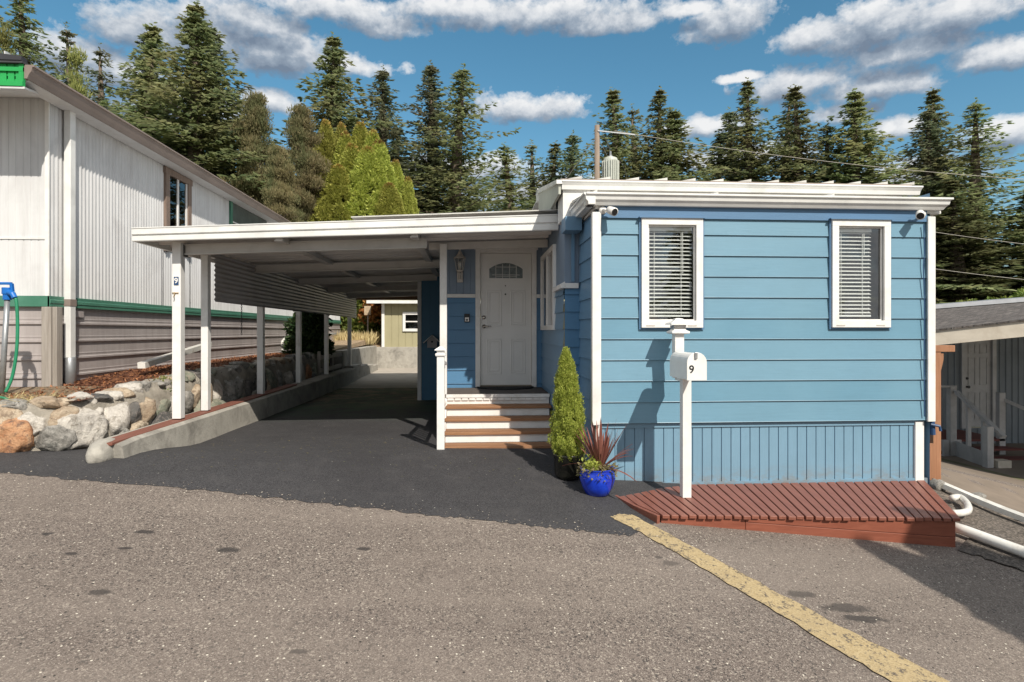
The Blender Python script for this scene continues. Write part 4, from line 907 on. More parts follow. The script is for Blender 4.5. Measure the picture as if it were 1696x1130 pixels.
# skirting with horizontal ribs
def skp(z0,z1):
    out=[]; z=z1; out.append((0,z))
    while z>z0: out+=[(0,z-.15),(.004,z-.155),(.004,z-.17),(0,z-.175),(.0,z-.20),(.026,z-.21),(.026,z-.235),(0,z-.245)]; z-=.245
    return out
sp=skp(-.9,ge0)
MB().strip([(XB+d,YN,z) for d,z in sp],(0,YE2-YN,0)).strip([(fx0,YN-d+.01,z) for d,z in sp],(XB-fx0,0,0)).build('skirting',m_skmetal,NH)
a=W(70,508,YN-.1); b=W(94,508,YN-.1)
MB().box(a.x,(a.x+b.x)/2+.03,YN-.12,YN-.02,-.9,ge0-.005).box((a.x+b.x)/2+.033,b.x,YN-.1,YN+.02,-.9,ge0-.005).build('timber_post',m_oldwood,NH,bev=.006)
# roof edge gutter
XG=-5.32; YG0=XG/ratio(56)
g1=abs(XG)*.612; g0=g1-.17
gp_=[(XG-.16,g1),(XG,g1),(XG+.002,g1-.025),(XG-.02,g1-.03),(XG-.03,g1-.08),(XG-.06,g1-.12),(XG-.08,g0),(XG-.16,g0)]
MB().prism([(x,YG0,z) for x,z in gp_],(0,YE2-YG0,0)).build('gutter',m_gutter,NH,bev=.003)
MB().box(XB+.04,XG-.1,YG0+.05,YE2,g0-.006,g0+.01).build('eave_soffit',m_frontp,NH)
MB().hexa([(fx0,YG0-.05,g1-.0),(XG-.1,YG0-.05,g1-.0),(XG-.1,YE2,g1-.0),(fx0,YE2,g1+.0)],[(fx0,YG0-.05,g1+.9),(XG-.1,YG0-.05,g1+.03),(XG-.1,YE2,g1+.03),(fx0,YE2,g1+.9)]).build('roof',M('dark_roofing',(.05,.05,.055),.7),NH)
# front overhang: green gable, soffit
zsf=W(40,163,YN).z; q0=W(40,140,YG0); q1=W(40,103,YG0)
mb=MB().strip([(x,YG0+.0-d,q0.z+.03) for x,d in groove(fx0,q0.x,.09,.02,.01)],(0,0,q1.z-q0.z-.03)).box(fx0,q0.x,YG0-.03,YG0+.02,q0.z-.03,q0.z+.03).box(q0.x-.05,q0.x,YG0-.02,YG0+.02,q0.z+.031,q1.z).box(fx0,q0.x,YG0-.022,YG0,q1.z-.12,q1.z-.07)
mb.build('green_gable',m_greenb,NH)
MB().hexa([(fx0,YG0-.02,q0.z-.06),(q0.x+.02,YG0-.02,q0.z-.06),(XB+.0,YN-.03,zsf),(fx0,YN-.03,zsf)],[(fx0,YG0-.02,q0.z-.035),(q0.x+.02,YG0-.02,q0.z-.035),(XB+.0,YN-.03,zsf+.03),(fx0,YN-.03,zsf+.03)]).build('front_soffit',m_frontp,NH)
MB().box(XB+.036,q0.x-.001,YG0+.01,YG0+.03,abs(XB)*.547,g0-.007).build('gable_return',m_frontp,NH)
MB().prism([(fx0,YG0-.06,q1.z),(q1.x+.01,YG0-.06,q1.z),(q1.x+.01,YG0-.06,q1.z+.05),(fx0,YG0-.06,q1.z+.9)],(0,.1,0)).build('barge_edge',M('dark_roof_edge',(.035,.035,.04),.6),NH)
# downspout
dY=XB/ratio(103)+.02; dx=XB+.09
mb=MB().box(dx-.045,dx+.045,dY-.06,dY+.06,-.42,g0+.0); DS=mb.build('downspout',m_whitemetal,NH,bev=.01)
MB().tube([(dx,dY,-.9),(dx,dY,-.38),(dx,dY,-.36)],[.075,.075,.06],12).build('drain_sleeve',m_galv,DS,smooth=True)
MB().box(dx-.05,dx+.05,dY-.068,dY+.068,ge0+.02,ge1-.03).build('strap',m_gutter,DS)
# windows on the long side
y0,y1=WY; z1=abs(XB)*.538; z0=1.5
mb=MB().box(XB+.0,XB+.06,y0-.02,y0+.12,z0,z1).box(XB+.0,XB+.06,y1-.12,y1+.02,z0,z1).box(XB,XB+.065,y0-.05,y1+.05,z1-.12,z1+.0)
wn=mb.build('window',m_brwood,NH,bev=.004)
MB().box(XB+.015,XB+.035,y0+.12,y0+.17,z0,z1-.12).box(XB+.015,XB+.035,(y0+y1)/2-.03,(y0+y1)/2+.03,z0,z1-.12).box(XB+.015,XB+.035,y1-.17,y1-.12,z0,z1-.12).build('sash',m_white,wn)
MB().add([(XB+.02,y0+.1,z0),(XB+.02,y1-.1,z0),(XB+.02,y1-.1,z1-.1),(XB+.02,y0+.1,z1-.1)],[(0,1,2,3)]).build('pane',m_glass2,wn)
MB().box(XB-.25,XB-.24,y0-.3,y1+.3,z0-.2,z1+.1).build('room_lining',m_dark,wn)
MB().box(XB-.03,XB-.02,(y0+y1)/2,y1-.15,z0,z1-.75).build('cardboard',M('cardboard_panel',(.32,.20,.11),.9),wn)
ya,yb=XB/ratio(379),XB/ratio(440)
g_=MB().box(XB+.0,XB+.05,ya,ya+.12,1.4,abs(XB)*.542).build('window',m_green,NH)
MB().box(XB+.017,XB+.03,ya+.12,yb,1.4,abs(XB)*.54).build('screen',M('dark_screen',(.07,.085,.075),.5,.3,(3,3,3)),g_)
MB().box(XB+.03,XB+.05,ya+.12,yb,2.6,2.63).bar((XB+.04,ya+.6,2.6),(XB+.04,ya+1.1,1.9),.03,.03).build('mullion',m_white,g_)
vx=XB-.8; MB().tube([(vx,14.5,g1+.1),(vx,14.5,g1+.55)],.07,10).box(vx-.1,vx+.1,14.4,14.6,g1+.55,g1+.58).build('roof_vent',m_galv,NH)
a=XB/ratio(356); MB().box(XB+.012,XB+.03,YN+.5,YN+.7,ge0-.13,ge0-.03).build('skirting_vent',m_skmetal,NH)
# white drain pipe on its side wall
py_=lambda px:XB/ratio(px)
mb=MB().tube([(XB+.25,py_(454),-.85),(XB+.25,py_(454),-.30),(XB+.25,py_(460),-.20),(XB+.25,py_(500),-.16),(XB+.25,py_(545),-.12)],.06,10)
recenter(mb.build('exhaust_pipe',m_pvc,smooth=True,cat='pipe',label='white bent pipe running along the skirting of the white home behind the carport'),(XB+.25,py_(454),-.8))
mb=MB().bar((-5.0,9.6,-.52),(-5.25,12.6,-.26),.11,.09)
recenter(mb.build('drain_trough',m_pvc,cat='downspout extension',label='white sloping downspout lying over the mulch behind the carport posts'),(-5,9.6,-.56))
# yard hydrant and hose
hY=7.75; p=W(9,480,hY); gx=p.x; gz=terr(gx,hY)
t_=thing('yard_hydrant','blue headed standpipe with green hose at the left edge beside the white home','standpipe',(gx,hY,gz))
MB().tube([W(2,660,hY),W(7,580,hY),W(12,497,hY)],[.035,.03,.03],10).build('pipe',m_galv,t_,smooth=True)
a=W(12,497,hY); MB().tube([a,a+Vector((0,0,.07))],.045,12).tube([a+Vector((0,0,.07)),a+Vector((0,0,.15))],.055,10).tube([a+Vector((0,0,.1)),a+Vector((.1,-.05,.07)),a+Vector((.13,-.06,.02))],[.04,.032,.03],10).bar(a+Vector((.05,0,.2)),a+Vector((-.2,0,.2)),.04,.03).bar(a+Vector((.05,0,.2)),a+Vector((.06,0,.1)),.04,.03).bar(a+Vector((-.17,0,.2)),a+Vector((-.2,0,.02)),.03,.03).build('head',m_bluep,t_,bev=.004)
mb=MB(); hp=[W(26,494,hY-.06),W(28,510,hY-.07),W(29,545,hY-.09),W(27,585,hY-.12),W(20,625,hY-.15),W(9,650,hY-.2)]
def cat_(pts,n=6):
    out=[]; P_=[pts[0]]+pts+[pts[-1]]
    for i in range(1,len(P_)-2):
        for k in range(n):
            t=k/n; a,b,c,d=P_[i-1:i+3]; out.append(.5*((2*b)+(-a+c)*t+(2*a-5*b+4*c-d)*t*t+(-a+3*b-3*c+d)*t**3))
    out.append(pts[-1]); return out
MB().tube(cat_(hp),.018,8).build('hose',m_hose,t_,smooth=True)
recenter(MB().tube(cat_([Vector((-5.95,7.45,-.75)),Vector((-5.6,7.3,-.74)),Vector((-5.3,7.25,-.75)),Vector((-5.1,7.1,-.78))]),.016,8).build('hose_end',m_hose,smooth=True,cat='hose',label='short piece of green hose lying on the dry soil above the boulders'),(-5.5,7.3,-.76))
# ------------------------------------------------------------------ mailbox on the deck
MX=2.17; YU=6.375; YLp=6.17; zdk=-1.722
MBX=thing('mailbox','white mailbox numbered 9 on a white capped post on the red deck','mailbox',(MX,YLp,zdk))
p=W(1135.5,620,YLp).x; pu=W(1123,550,YU).x
hb=W(1135,629,YLp).z
MB().box(p-.046,p+.046,YLp-.046,YLp+.046,zdk,-.475).build('post',m_white,MBX,bev=.004)
ut=W(1124,549,YU).z
up=MB().box(pu-.05,pu+.05,YU-.05,YU+.05,-.50,ut).build('upper_post',m_white,MBX,bev=.004)
MB().bar((p,YLp,-.50),(pu,YU+.0,-.50),.07,.045).build('cross_arm',m_white,MBX)
MB().lathe((pu,YU,ut),[(.062,-.03),(.095,-.02),(.095,.0),(.068,.012),(.062,.02)],4,True).lathe((pu,YU,ut),[(.06,.02),(.066,.07)],4,True).lathe((pu,YU,ut),[(.108,.072),(.104,.086),(.045,.122),(.042,.135),(.01,.142)],4,True).build('post_cap',m_white,MBX)
MB().lathe((pu,YU,ut),[(.0615,.024),(.0675,.066)],4,True).build('lamp_panel',glassmat('cap_glass',(.8,.8,.8),.2),MBX)
bx0=W(1139,600,5.71).x; bx1=W(1170,600,5.71).x; bz0=W(1155,629.5,5.71).z; bz1=W(1155,585,5.71).z; rr=(bx1-bx0)/2; bc=(bx0+bx1)/2
def mprof(r,grow=0):
    o=[(bc-rr-grow,bz0-grow),(bc+rr+grow,bz0-grow)]
    for i in range(13): a=math.pi*i/12; o.append((bc+(rr+grow)*math.cos(a),bz1-rr*1.0+(rr+grow)*math.sin(a)))
    return o
bo=MB().prism([(x,5.735,z) for x,z in mprof(0)],(0,.50,0)).build('box',m_whitemetal,MBX)
MB().prism([(x,5.712,z) for x,z in mprof(0,.006)],(0,.022,0)).build('door',m_whitemetal,bo,bev=.003)
kx=W(1153,588,5.7).x
MB().box(kx-.012,kx+.014,5.695,5.7115,bz1-.055,bz1+.008).build('latch',m_galv,bo,bev=.004)
text('9',.105,m_black,(W(1145.5,612,5.71).x,5.7105,W(1145,612.5,5.71).z),(R(90),0,0),'numeral',bo,ext=.0008)
# ------------------------------------------------------------------ deck
DKT=-1.722
fl=W(1096,853,5.72); frr=W(1592,858.5,5.6); 
DK=thing('wooden_deck','red brown stained low deck of angled boards in front of the blue wall','deck',(3,6.1,-1.9))
mb=MB(); n=36
rx0,rx1=XL-.02,XR-.06
yfl=1.722*F/(853-HY); Lf=W(1096,853,5.73); Rf=W(1592,858.5,1); Yr_=None
for Yt in np.arange(4.5,6.5,.005):
    if W(1592,858.5,Yt).z<DKT: Rf=W(1592,858.5,Yt); break
for Yt in np.arange(4.5,6.5,.005):
    if W(1096,853,Yt).z<DKT: Lf=W(1096,853,Yt); break
print('deck',Lf,Rf)
nb=33
for i in range(nb):
    for_=lambda t:(rx0+.35+(rx1-rx0-.35)*t, YF-.0)
    t0,t1=i/nb,(i+1)/nb; g=.007
    a=Vector((rx0+.30+(rx1-rx0-.30)*t0+g,YF-.002,DKT)); b=Vector((rx0+.30+(rx1-rx0-.30)*t1-g,YF-.002,DKT))
    c=Lf.lerp(Rf,t1)+Vector((-g,0,0)); d=Lf.lerp(Rf,t0)+Vector((g,0,0)); c.z=d.z=DKT; j=random.uniform(-.012,.012); c.y+=j; d.y+=j
    q=random.uniform(-.002,.002)
    mb.hexa([(v.x,v.y,v.z-.035+q) for v in(d,c,b,a)],[(v.x,v.y,v.z+q) for v in(d,c,b,a)])
# boards cut short at the left edge
tri=[(Vector((rx0+.005+.1*k,YF-.002,DKT)),Vector((rx0+.095+.1*k,YF-.002,DKT))) for k in range(3)]
for k,(a,b) in enumerate(tri):
    e=lambda x: YF-.002-(x-rx0)*((YF-Lf.y)/(Lf.x-rx0))
    sh=(Lf.x-(rx0+.3))
    def hit(p0):                                    # follow the board direction until the slanted edge
        dx_=sh; dy__=Lf.y-YF; t=(p0.x-rx0)/(( (YF-Lf.y)/(Lf.x-rx0))**-1*0+ (Lf.x-rx0)*(-dy__)/(YF-Lf.y)-dx_) if True else 0
        t=min(1,max(.02,t)); return Vector((p0.x+dx_*t,YF+dy__*t,DKT))
    c=hit(b); d=hit(a)
    mb.hexa([(v.x,v.y,v.z-.035) for v in(d,c,b,a)],[(v.x,v.y,v.z-.001) for v in(d,c,b,a)])
mb.build('decking',m_deck,DK,bev=.006)
# fascia boards following the falling road
def gz_(v,o=0): return hgt(v.x,v.y)+o
f0=Lf+Vector((0,.02,-.037)); f1=Rf+Vector((-.03,.03,-.037))
mid=f0.lerp(f1,.29)
def board(p,q,z0a,z1a,z0b,z1b,name,th=.035,off=0,parent=DK,m=m_fasc):
    n=Vector((-(q.y-p.y),q.x-p.x,0)).normalized()*th; o_=Vector((0,off,0))
    return MB().hexa([(p.x,p.y+off,z0a),(q.x,q.y+off,z0b),(q.x+n.x,q.y+n.y+off,z0b),(p.x+n.x,p.y+n.y+off,z0a)],[(p.x,p.y+off,z1a),(q.x,q.y+off,z1b),(q.x+n.x,q.y+n.y+off,z1b),(p.x+n.x,p.y+n.y+off,z1a)]).build(name,m,parent,bev=.004)
zt_=DKT-.036
zr0=gz_(f1)
board(mid+Vector((.002,0,0)),f1,zt_-.03,zt_,zt_-.15,zt_,'fascia_board')
board(mid+Vector((.002,0,0)),f1,gz_(mid)-.02,zt_-.033,zr0-.02,zt_-.153,'fascia_board')
board(f0,mid,gz_(f0)-.02,zt_,gz_(mid)-.02,zt_,'fascia_board',off=.003)
e1=Vector((rx1,YF,0)); board(f1+Vector((0,.0,0)),e1,zr0-.05,zt_,hgt(rx1,YF)-.1,zt_,'fascia_board')
# slanted left edge trim
pts=[Vector((rx0-.02,YF-.02,DKT)),Vector((rx0+.12,YF-.30,DKT)),Vector((Lf.x-.17,Lf.y+.32,DKT)),Vector((Lf.x-.03,Lf.y-.0,DKT-.01))]
mb=MB()
for a,b in zip(pts[:-1],pts[1:]): mb.bar(a+Vector((0,0,-.04)),b+Vector((0,0,-.04)),.035,.09)
mb.build('edge_trim',m_deck,DK,bev=.004)
# ------------------------------------------------------------------ foliage builders (numpy)
def cards(name,P_,D_,N_,L,Wd,m,par=None,shape=4,**k):
    n=len(P_); D_=D_/np.linalg.norm(D_,axis=1,keepdims=True)
    S_=np.cross(D_,N_); S_/=np.linalg.norm(S_,axis=1,keepdims=True)+1e-9
    L=np.asarray(L).reshape(-1,1); Wd=np.asarray(Wd).reshape(-1,1)
    off=np.array(WL.get(par.name,Vector())) if par is not None else 0
    a=P_-off; V=np.empty((n,4,3)); V[:,0]=a; V[:,1]=a+D_*L*.55+S_*Wd*.5; V[:,2]=a+D_*L; V[:,3]=a+D_*L*.45-S_*Wd*.5
    me=bpy.data.meshes.new(name); me.vertices.add(n*4); me.vertices.foreach_set('co',V.reshape(-1))
    me.loops.add(n*4); me.loops.foreach_set('vertex_index',np.arange(n*4,dtype=np.int32))
    me.polygons.add(n); me.polygons.foreach_set('loop_start',np.arange(0,n*4,4,dtype=np.int32)); me.polygons.foreach_set('loop_total',np.full(n,4,dtype=np.int32))
    me.update(); me.validate(); me.materials.append(m)
    o=bpy.data.objects.new(name,me); col.objects.link(o)
    if par is not None: o.parent=par; WL[o.name]=WL.get(par.name,Vector())
    for a_,b_ in k.items(): o[a_]=b_
    return o
def rv(n,s=1): return rng.normal(0,s,(n,3))
def fir(Hh,Rr,dens=1.0,bare=.05,gap=.25,droop=.25,upturn=.1,leaf=.2,mat=None,label='',narrow=.85,nlev=44,name='fir_tree'):
    r=thing(name,label,'tree',(0,0,0))
    lean=rng.normal(0,.012,2)
    MB().tube([(lean[0]*Hh*t*t,lean[1]*Hh*t*t,Hh*t-.3) for t in np.linspace(0,1,9)],[.018*Hh*(1-t)**.8+.02 for t in np.linspace(0,1,9)],8).build('trunk',m_bark,r,smooth=True)
    P_=[];D_=[];L_=[];W_=[];br=MB()
    lobes=rng.uniform(.72,1.15,16)
    for li in range(nlev):
        t=bare+(1-bare)*(li/nlev)**.93+rng.uniform(-.006,.006)
        nb_=int(rng.integers(5,9)*(1 if t<.85 else .8))
        base=Rr*(1-t)**narrow*(.8+.25*math.sin(li*1.7+lean[0]*900))+.05
        ph=rng.uniform(0,6.28)
        for b in range(nb_):
            if rng.random()<gap*.5: continue
            an=ph+b*6.283/nb_+rng.uniform(-.35,.35)
            ln=base*rng.uniform(.6,1.15)*lobes[int(an/6.283*16)%16]
            if rng.random()<.07: ln*=1.25
            d=np.array([math.cos(an),math.sin(an),0]); z=t*Hh
            sg=max(3,int(ln/ (leaf*.95)))
            el=rng.uniform(-.05,.25)*(1)+t*.55-.12
            q=np.linspace(.12,1,sg)
            pts=np.outer(q*ln,d); pts[:,2]=z+ln*(el*q-droop*q**2*1.2+upturn*q**4*1.2)+0
            pts[:,0]+=lean[0]*Hh*t*t; pts[:,1]+=lean[1]*Hh*t*t
            if li%2==0: br.tube([tuple(pts[0]*[0.3,.3,1]),tuple(pts[sg//2]),tuple(pts[-1])],[.012*ln+.012,.008*ln+.006,.006],3,False)
            k=int(5*dens)+1
            for c in range(k):
                sd=rng.choice([-1,1]); side=np.array([-d[1],d[0],0])*sd
                w_=(rng.uniform(.12,1.,sg))*ln*.30*(1-.55*q)[:]
                pp=pts+side*w_[:,None]*.55+rv(sg,.05*leaf*3)
                dd=d*rng.uniform(.4,1.0)+side*rng.uniform(.2,1.0,(sg,1))+np.array([0,0,-.28])+rv(sg,.28)
                P_.append(pp);D_.append(dd);L_.append(leaf*rng.uniform(.8,1.9,sg)*(1-.5*t**2));W_.append(leaf*rng.uniform(.35,.75,sg)*(1-.35*t**2))
    # leader
    n=30; z=np.linspace(.93,1.01,n)*Hh; P_.append(np.c_[np.full(n,lean[0]*Hh),np.full(n,lean[1]*Hh),z]); D_.append(rv(n,.5)+[0,0,.4]); L_.append(np.linspace(1.2,.6,n)*leaf);W_.append(np.full(n,leaf*.4))
    P_=np.concatenate(P_);D_=np.concatenate(D_);L_=np.concatenate(L_);W_=np.concatenate(W_)
    br.build('branches',m_bark,r)
    cards('crown',P_,D_,rv(len(P_),.45)+[0,0,1],L_,W_,mat,r); print(name,len(P_))
    return r
def puffs(r,cents,rad,n,leaf,mat,flat=.6,name='crown',ups=.3,shell=.75,wd=.5):
    cents=np.asarray(cents); rad=np.asarray(rad); idx=rng.choice(len(cents),n,p=rad**2/np.sum(rad**2))
    u=rv(n); u/=np.linalg.norm(u,axis=1,keepdims=True); q=rng.uniform(shell**3,1,n)**(1/3)
    P_=cents[idx]+u*(rad[idx]*q)[:,None]*[1,1,flat]
    D_=u*[1,1,.7]+[0,0,ups]+rv(n,.45)
    return cards(name,P_,D_,u+rv(n,.5),leaf*rng.uniform(.6,1.4,n),leaf*wd*rng.uniform(.6,1.4,n),mat,r)
def pine(Hh,Rr,mat,label,n=26000,leaf=.2,seed=1):
    r=thing('pine_tree',label,'tree',(0,0,0)); br=MB(); br.tube([(0,0,-.3),(.1,0,Hh*.5),(0,.1,Hh*.97)],[.03*Hh,.018*Hh,.02],8)
    cs=[];rs=[]
    for i in range(130):
        t=rng.uniform(.12,1); an=rng.uniform(0,6.28); ln=Rr*(1-t**1.6*.85)*rng.uniform(.2,1.1)
        c=np.array([math.cos(an)*ln,math.sin(an)*ln,Hh*t+rng.uniform(-.2,.2)]); br.tube([(0,0,Hh*t-.15*ln),tuple(c*[.5,.5,1]-[0,0,.05*ln]),tuple(c)],[.05,.035,.015],4,False)
        for k in range(4): cs.append(c*[1-.17*k,1-.17*k,1]+rv(1,.22)[0]*[1,1,.5]); rs.append(rng.uniform(.3,.95)*Rr*.23)
    br.build('trunk',m_bark,r); puffs(r,cs,rs,n,leaf,mat,.30,ups=.8,shell=.3,wd=.3); return r
def cedar(Hh,Rr,label,mat,tip=None,n=22000,leaf=.14,name='cedar_tree',pw=.8,par=None,cat='tree'):
    r=thing(name,label,cat,(0,0,0)) if par is None else par
    m_=int(520); tc_=rng.uniform(0,1,m_)**.85; ac=rng.uniform(0,6.283,m_)
    rc=Rr*np.where(tc_<.2,.8+.2*np.sin(tc_/.2*1.57),(np.clip((1-tc_)/.8,0,1))**pw)*rng.uniform(.78,1.0,m_)
    idx=rng.integers(0,m_,n); u=rv(n); u/=np.linalg.norm(u,axis=1,keepdims=True)
    cl_=np.c_[np.cos(ac)*rc,np.sin(ac)*rc,tc_*Hh*.97]; sz=Rr*.14*(1.15-.75*tc_[idx])
    off=np.array(WL[r.name])
    P_=cl_[idx]+u*sz[:,None]*[1,1,2.1]*rng.uniform(.6,1,(n,1)); P_[:,2]=np.clip(P_[:,2],.02,Hh*1.01); t=P_[:,2]/Hh; an=np.arctan2(P_[:,1],P_[:,0])
    D_=u*[.6,.6,.25]+np.c_[np.cos(an)*.35,np.sin(an)*.35,np.full(n,.75)]+rv(n,.30)
    N2=u+rv(n,.5)
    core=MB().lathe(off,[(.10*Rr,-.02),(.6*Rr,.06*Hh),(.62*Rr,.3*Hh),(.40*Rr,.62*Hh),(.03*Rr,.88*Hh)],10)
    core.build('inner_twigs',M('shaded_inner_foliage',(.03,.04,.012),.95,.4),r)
    MB().tube([off,off+np.array([0,0,Hh*.3])],.07*Rr+.02,8).build('trunk',m_bark,r)
    P_=P_+off
    if tip:
        k=(t+rng.normal(0,.01,n))>.965; cards('crown_tip',P_[k],D_[k],N2[k],leaf*rng.uniform(.6,1.3,k.sum()),leaf*.45*np.ones(k.sum()),tip,r); k=~k
        cards('crown',P_[k],D_[k],N2[k],leaf*rng.uniform(.6,1.3,k.sum()),leaf*.5*np.ones(k.sum()),mat,r)
    else: cards('crown',P_,D_,N2,leaf*rng.uniform(.6,1.3,n),leaf*.5*np.ones(n),mat,r)
    return r
# ------------------------------------------------------------------ pots
pc=Gp(990,815); pY=6.28; pc=W(990,822,pY); gx_,gy_=pc.x,pY+.02; gz0_=hgt(gx_,gy_)
BP=thing('blue_pot_plant','glossy cobalt blue pot with spiky burgundy cordyline beside the deck','potted plant',(gx_,gy_,gz0_))
ph=W(990,775,pY).z-gz0_; pr_=(W(1020,790,pY).x-W(961,790,pY).x)/2
MB().lathe((gx_,gy_,gz0_),[(.11,0),(.125,.005),(pr_*.86,ph*.3),(pr_,ph*.62),(pr_*.98,ph*.8),(pr_*.9,ph*.92),(pr_*.95,ph*.97),(pr_*.98,ph),(pr_*.93,ph*1.01),(pr_*.86,ph*.96),(pr_*.85,ph*.9)],32).build('pot',m_bluepot,BP,smooth=True)
MB().lathe((gx_,gy_,gz0_+ph*.86),[(pr_*.86,0),(pr_*.7,.02),(.05,.035)],20).build('soil',m_soil,BP)
mb=MB(); random.seed(5)
zb=gz0_+ph*.95
for i in range(46):
    an=random.uniform(0,6.28); up=random.uniform(.15,1.25) if i>14 else random.uniform(1.0,1.45); ln=random.uniform(.36,.58); w_=random.uniform(.009,.016)
    base=Vector((gx_+.03+.02*math.cos(an),gy_+.02*math.sin(an),zb)); hd=Vector((math.cos(an),math.sin(an),0)); pts=[]
    sd=Vector((-hd.y,hd.x,0)); o=len(mb.v); n=6
    for k in range(n+1):
        t=k/n; bend=(1.3-up)*.35*t*t; p=base+hd*ln*t*math.cos(up)+Vector((0,0,ln*(t*math.sin(up)-bend)))
        ww=w_*(.5+1.2*t)*(1-t**3)+.0008; mb.v+=[tuple(p-sd*ww),tuple(p-Vector((0,0,.004))),tuple(p+sd*ww)]
    for k in range(n): a=o+k*3; mb.f+=[(a,a+1,a+4,a+3),(a+1,a+2,a+5,a+4)]
mb.build('spiky_leaves',lf_cord,BP)
n=700; an=rng.uniform(0,6.28,n); rr_=pr_*rng.uniform(.2,1.05,n)
P_=np.c_[gx_+np.cos(an)*rr_,gy_+np.sin(an)*rr_,zb+rng.uniform(-.05,.06,n)-.10*np.clip(rr_/pr_-.88,0,1)*rng.uniform(0,4,n)]
cards('trailing_leaves',P_,np.c_[np.cos(an),np.sin(an),rng.uniform(-.9,.6,n)],rv(n,.5)+[0,0,1],rng.uniform(.02,.05,n),rng.uniform(.015,.03,n),lf_brn,BP)
n=260; P_=np.array([gx_-.07,gy_-.07,zb+.04])+rv(n,.045); cards('green_succulent',P_,rv(n,1)+[0,-.3,.6],rv(n),rng.uniform(.025,.05,n),rng.uniform(.018,.03,n),lf_pot,BP)
cY=6.72; cc_=W(941,802,cY); cx2=cc_.x; cx2=min(cx2,XL-.26)
cg=hgt(cx2,cY)
CP=thing('potted_cypress','tall yellow green conical cypress in a dark glazed planter beside the steps','potted shrub',(cx2,cY,cg))
cpw=.16; MB().lathe((cx2,cY,cg),[(.115,0),(cpw*.95,.05),(cpw,.25),(cpw*1.04,.255),(cpw*1.04,.28),(cpw*.9,.28),(cpw*.88,.22)],24).build('planter',m_darkpot,CP,smooth=True)
SH=thing('x','x','x',(cx2,cY,cg+.22)); 
topz=W(932,574,cY).z; hh=topz-(cg+.22); rr_=(W(966,700,cY).x-W(907,700,cY).x)/2
def potc():
    n=52000; m_=420; tc_=rng.uniform(0,1,m_)**.85; ac=rng.uniform(0,6.283,m_)
    rc=rr_*.92*np.where(tc_<.18,.72+.28*np.sin(tc_/.18*1.57),np.clip((1-tc_)/.82,0,1)**.6)*rng.uniform(.62,1.16,m_)
    cl_=np.c_[np.cos(ac)*rc,np.sin(ac)*rc,tc_*hh*.93+.01]; idx=rng.integers(0,m_,n); u=rv(n); u/=np.linalg.norm(u,axis=1,keepdims=True)
    P_=cl_[idx]+u*rr_*.15*[1,1,2.4]*rng.uniform(.4,1,(n,1)); t=np.clip(P_[:,2]/hh,0,1)
    D_=u*[.6,.6,.3]+[0,0,.8]+rv(n,.3); N2=u+rv(n,.5)
    P_=P_+[cx2,cY,cg+.22]; P_[:,0]+=-.03*t**2
    cards('foliage',P_,D_,N2,rng.uniform(.012,.034,n),rng.uniform(.006,.012,n),lf_pot,CP)
potc(); bpy.data.objects.remove(SH)
MB().tube([(cx2,cY,cg+.2),(cx2-.03,cY,cg+.9)],[.02,.01],8).build('stem',m_bark,CP)
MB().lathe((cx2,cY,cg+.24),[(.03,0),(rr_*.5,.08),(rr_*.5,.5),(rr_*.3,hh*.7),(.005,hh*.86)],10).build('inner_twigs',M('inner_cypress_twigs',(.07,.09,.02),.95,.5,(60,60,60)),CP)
# ------------------------------------------------------------------ neighbour on the right
YD2=13.6; NR=thing('grey_house','grey sided house with a white panel door and cream fascia beyond the blue home','house',(11,13.6,-2.7))
gx=lambda px:W(px,600,YD2).x
x0n,x1n=XR+.25,20
ddx0,ddx1=W(1597,600,YD2).x,W(1641,600,YD2).x; dz0_=W(1616,707,YD2).z; dz1_=W(1616,563,YD2).z
mb=MB()
for a,b,zz0,zz1 in((x0n,ddx0-.1,-2.9,.3),(ddx1+.1,x1n,-2.9,.3),(ddx0-.1,ddx1+.1,-2.9,dz0_-.03)): mb.strip([(x,YD2-d,zz0) for x,d in corr(a,b,.16,.02,'pan')],(0,0,zz1-zz0))
mb.build('siding',m_greybl,NR)
MB().box(ddx0-.1,ddx0-.005,YD2-.05,YD2+.02,dz0_-.03,.3).box(ddx1+.005,ddx1+.1,YD2-.05,YD2+.02,dz0_-.03,.3).build('door_frame',m_nwhite,NR)
mb=MB().box(ddx0,ddx1,YD2,YD2+.04,dz0_,.3); dw2=ddx1-ddx0; dh2=dz1_-dz0_
for s in(-1,1):
    for a,b in((.08,.40),(.48,.80),(.84,.95)):
        xc=(ddx0+ddx1)/2+s*dw2*.22; framebox(mb,xc-dw2*.14,xc+dw2*.14,YD2,dz0_+dh2*a,dz0_+dh2*b,.02,.012)
d2=mb.build('door',m_nwhite,NR,bev=.003)
MB().tube([(ddx0+.06,YD2,dz0_+.95),(ddx0+.06,YD2-.07,dz0_+.95)],[.02,.035],10).tube([(ddx0+.06,YD2,dz0_+1.15),(ddx0+.06,YD2-.03,dz0_+1.15)],.03,10).build('handle',m_black,d2)
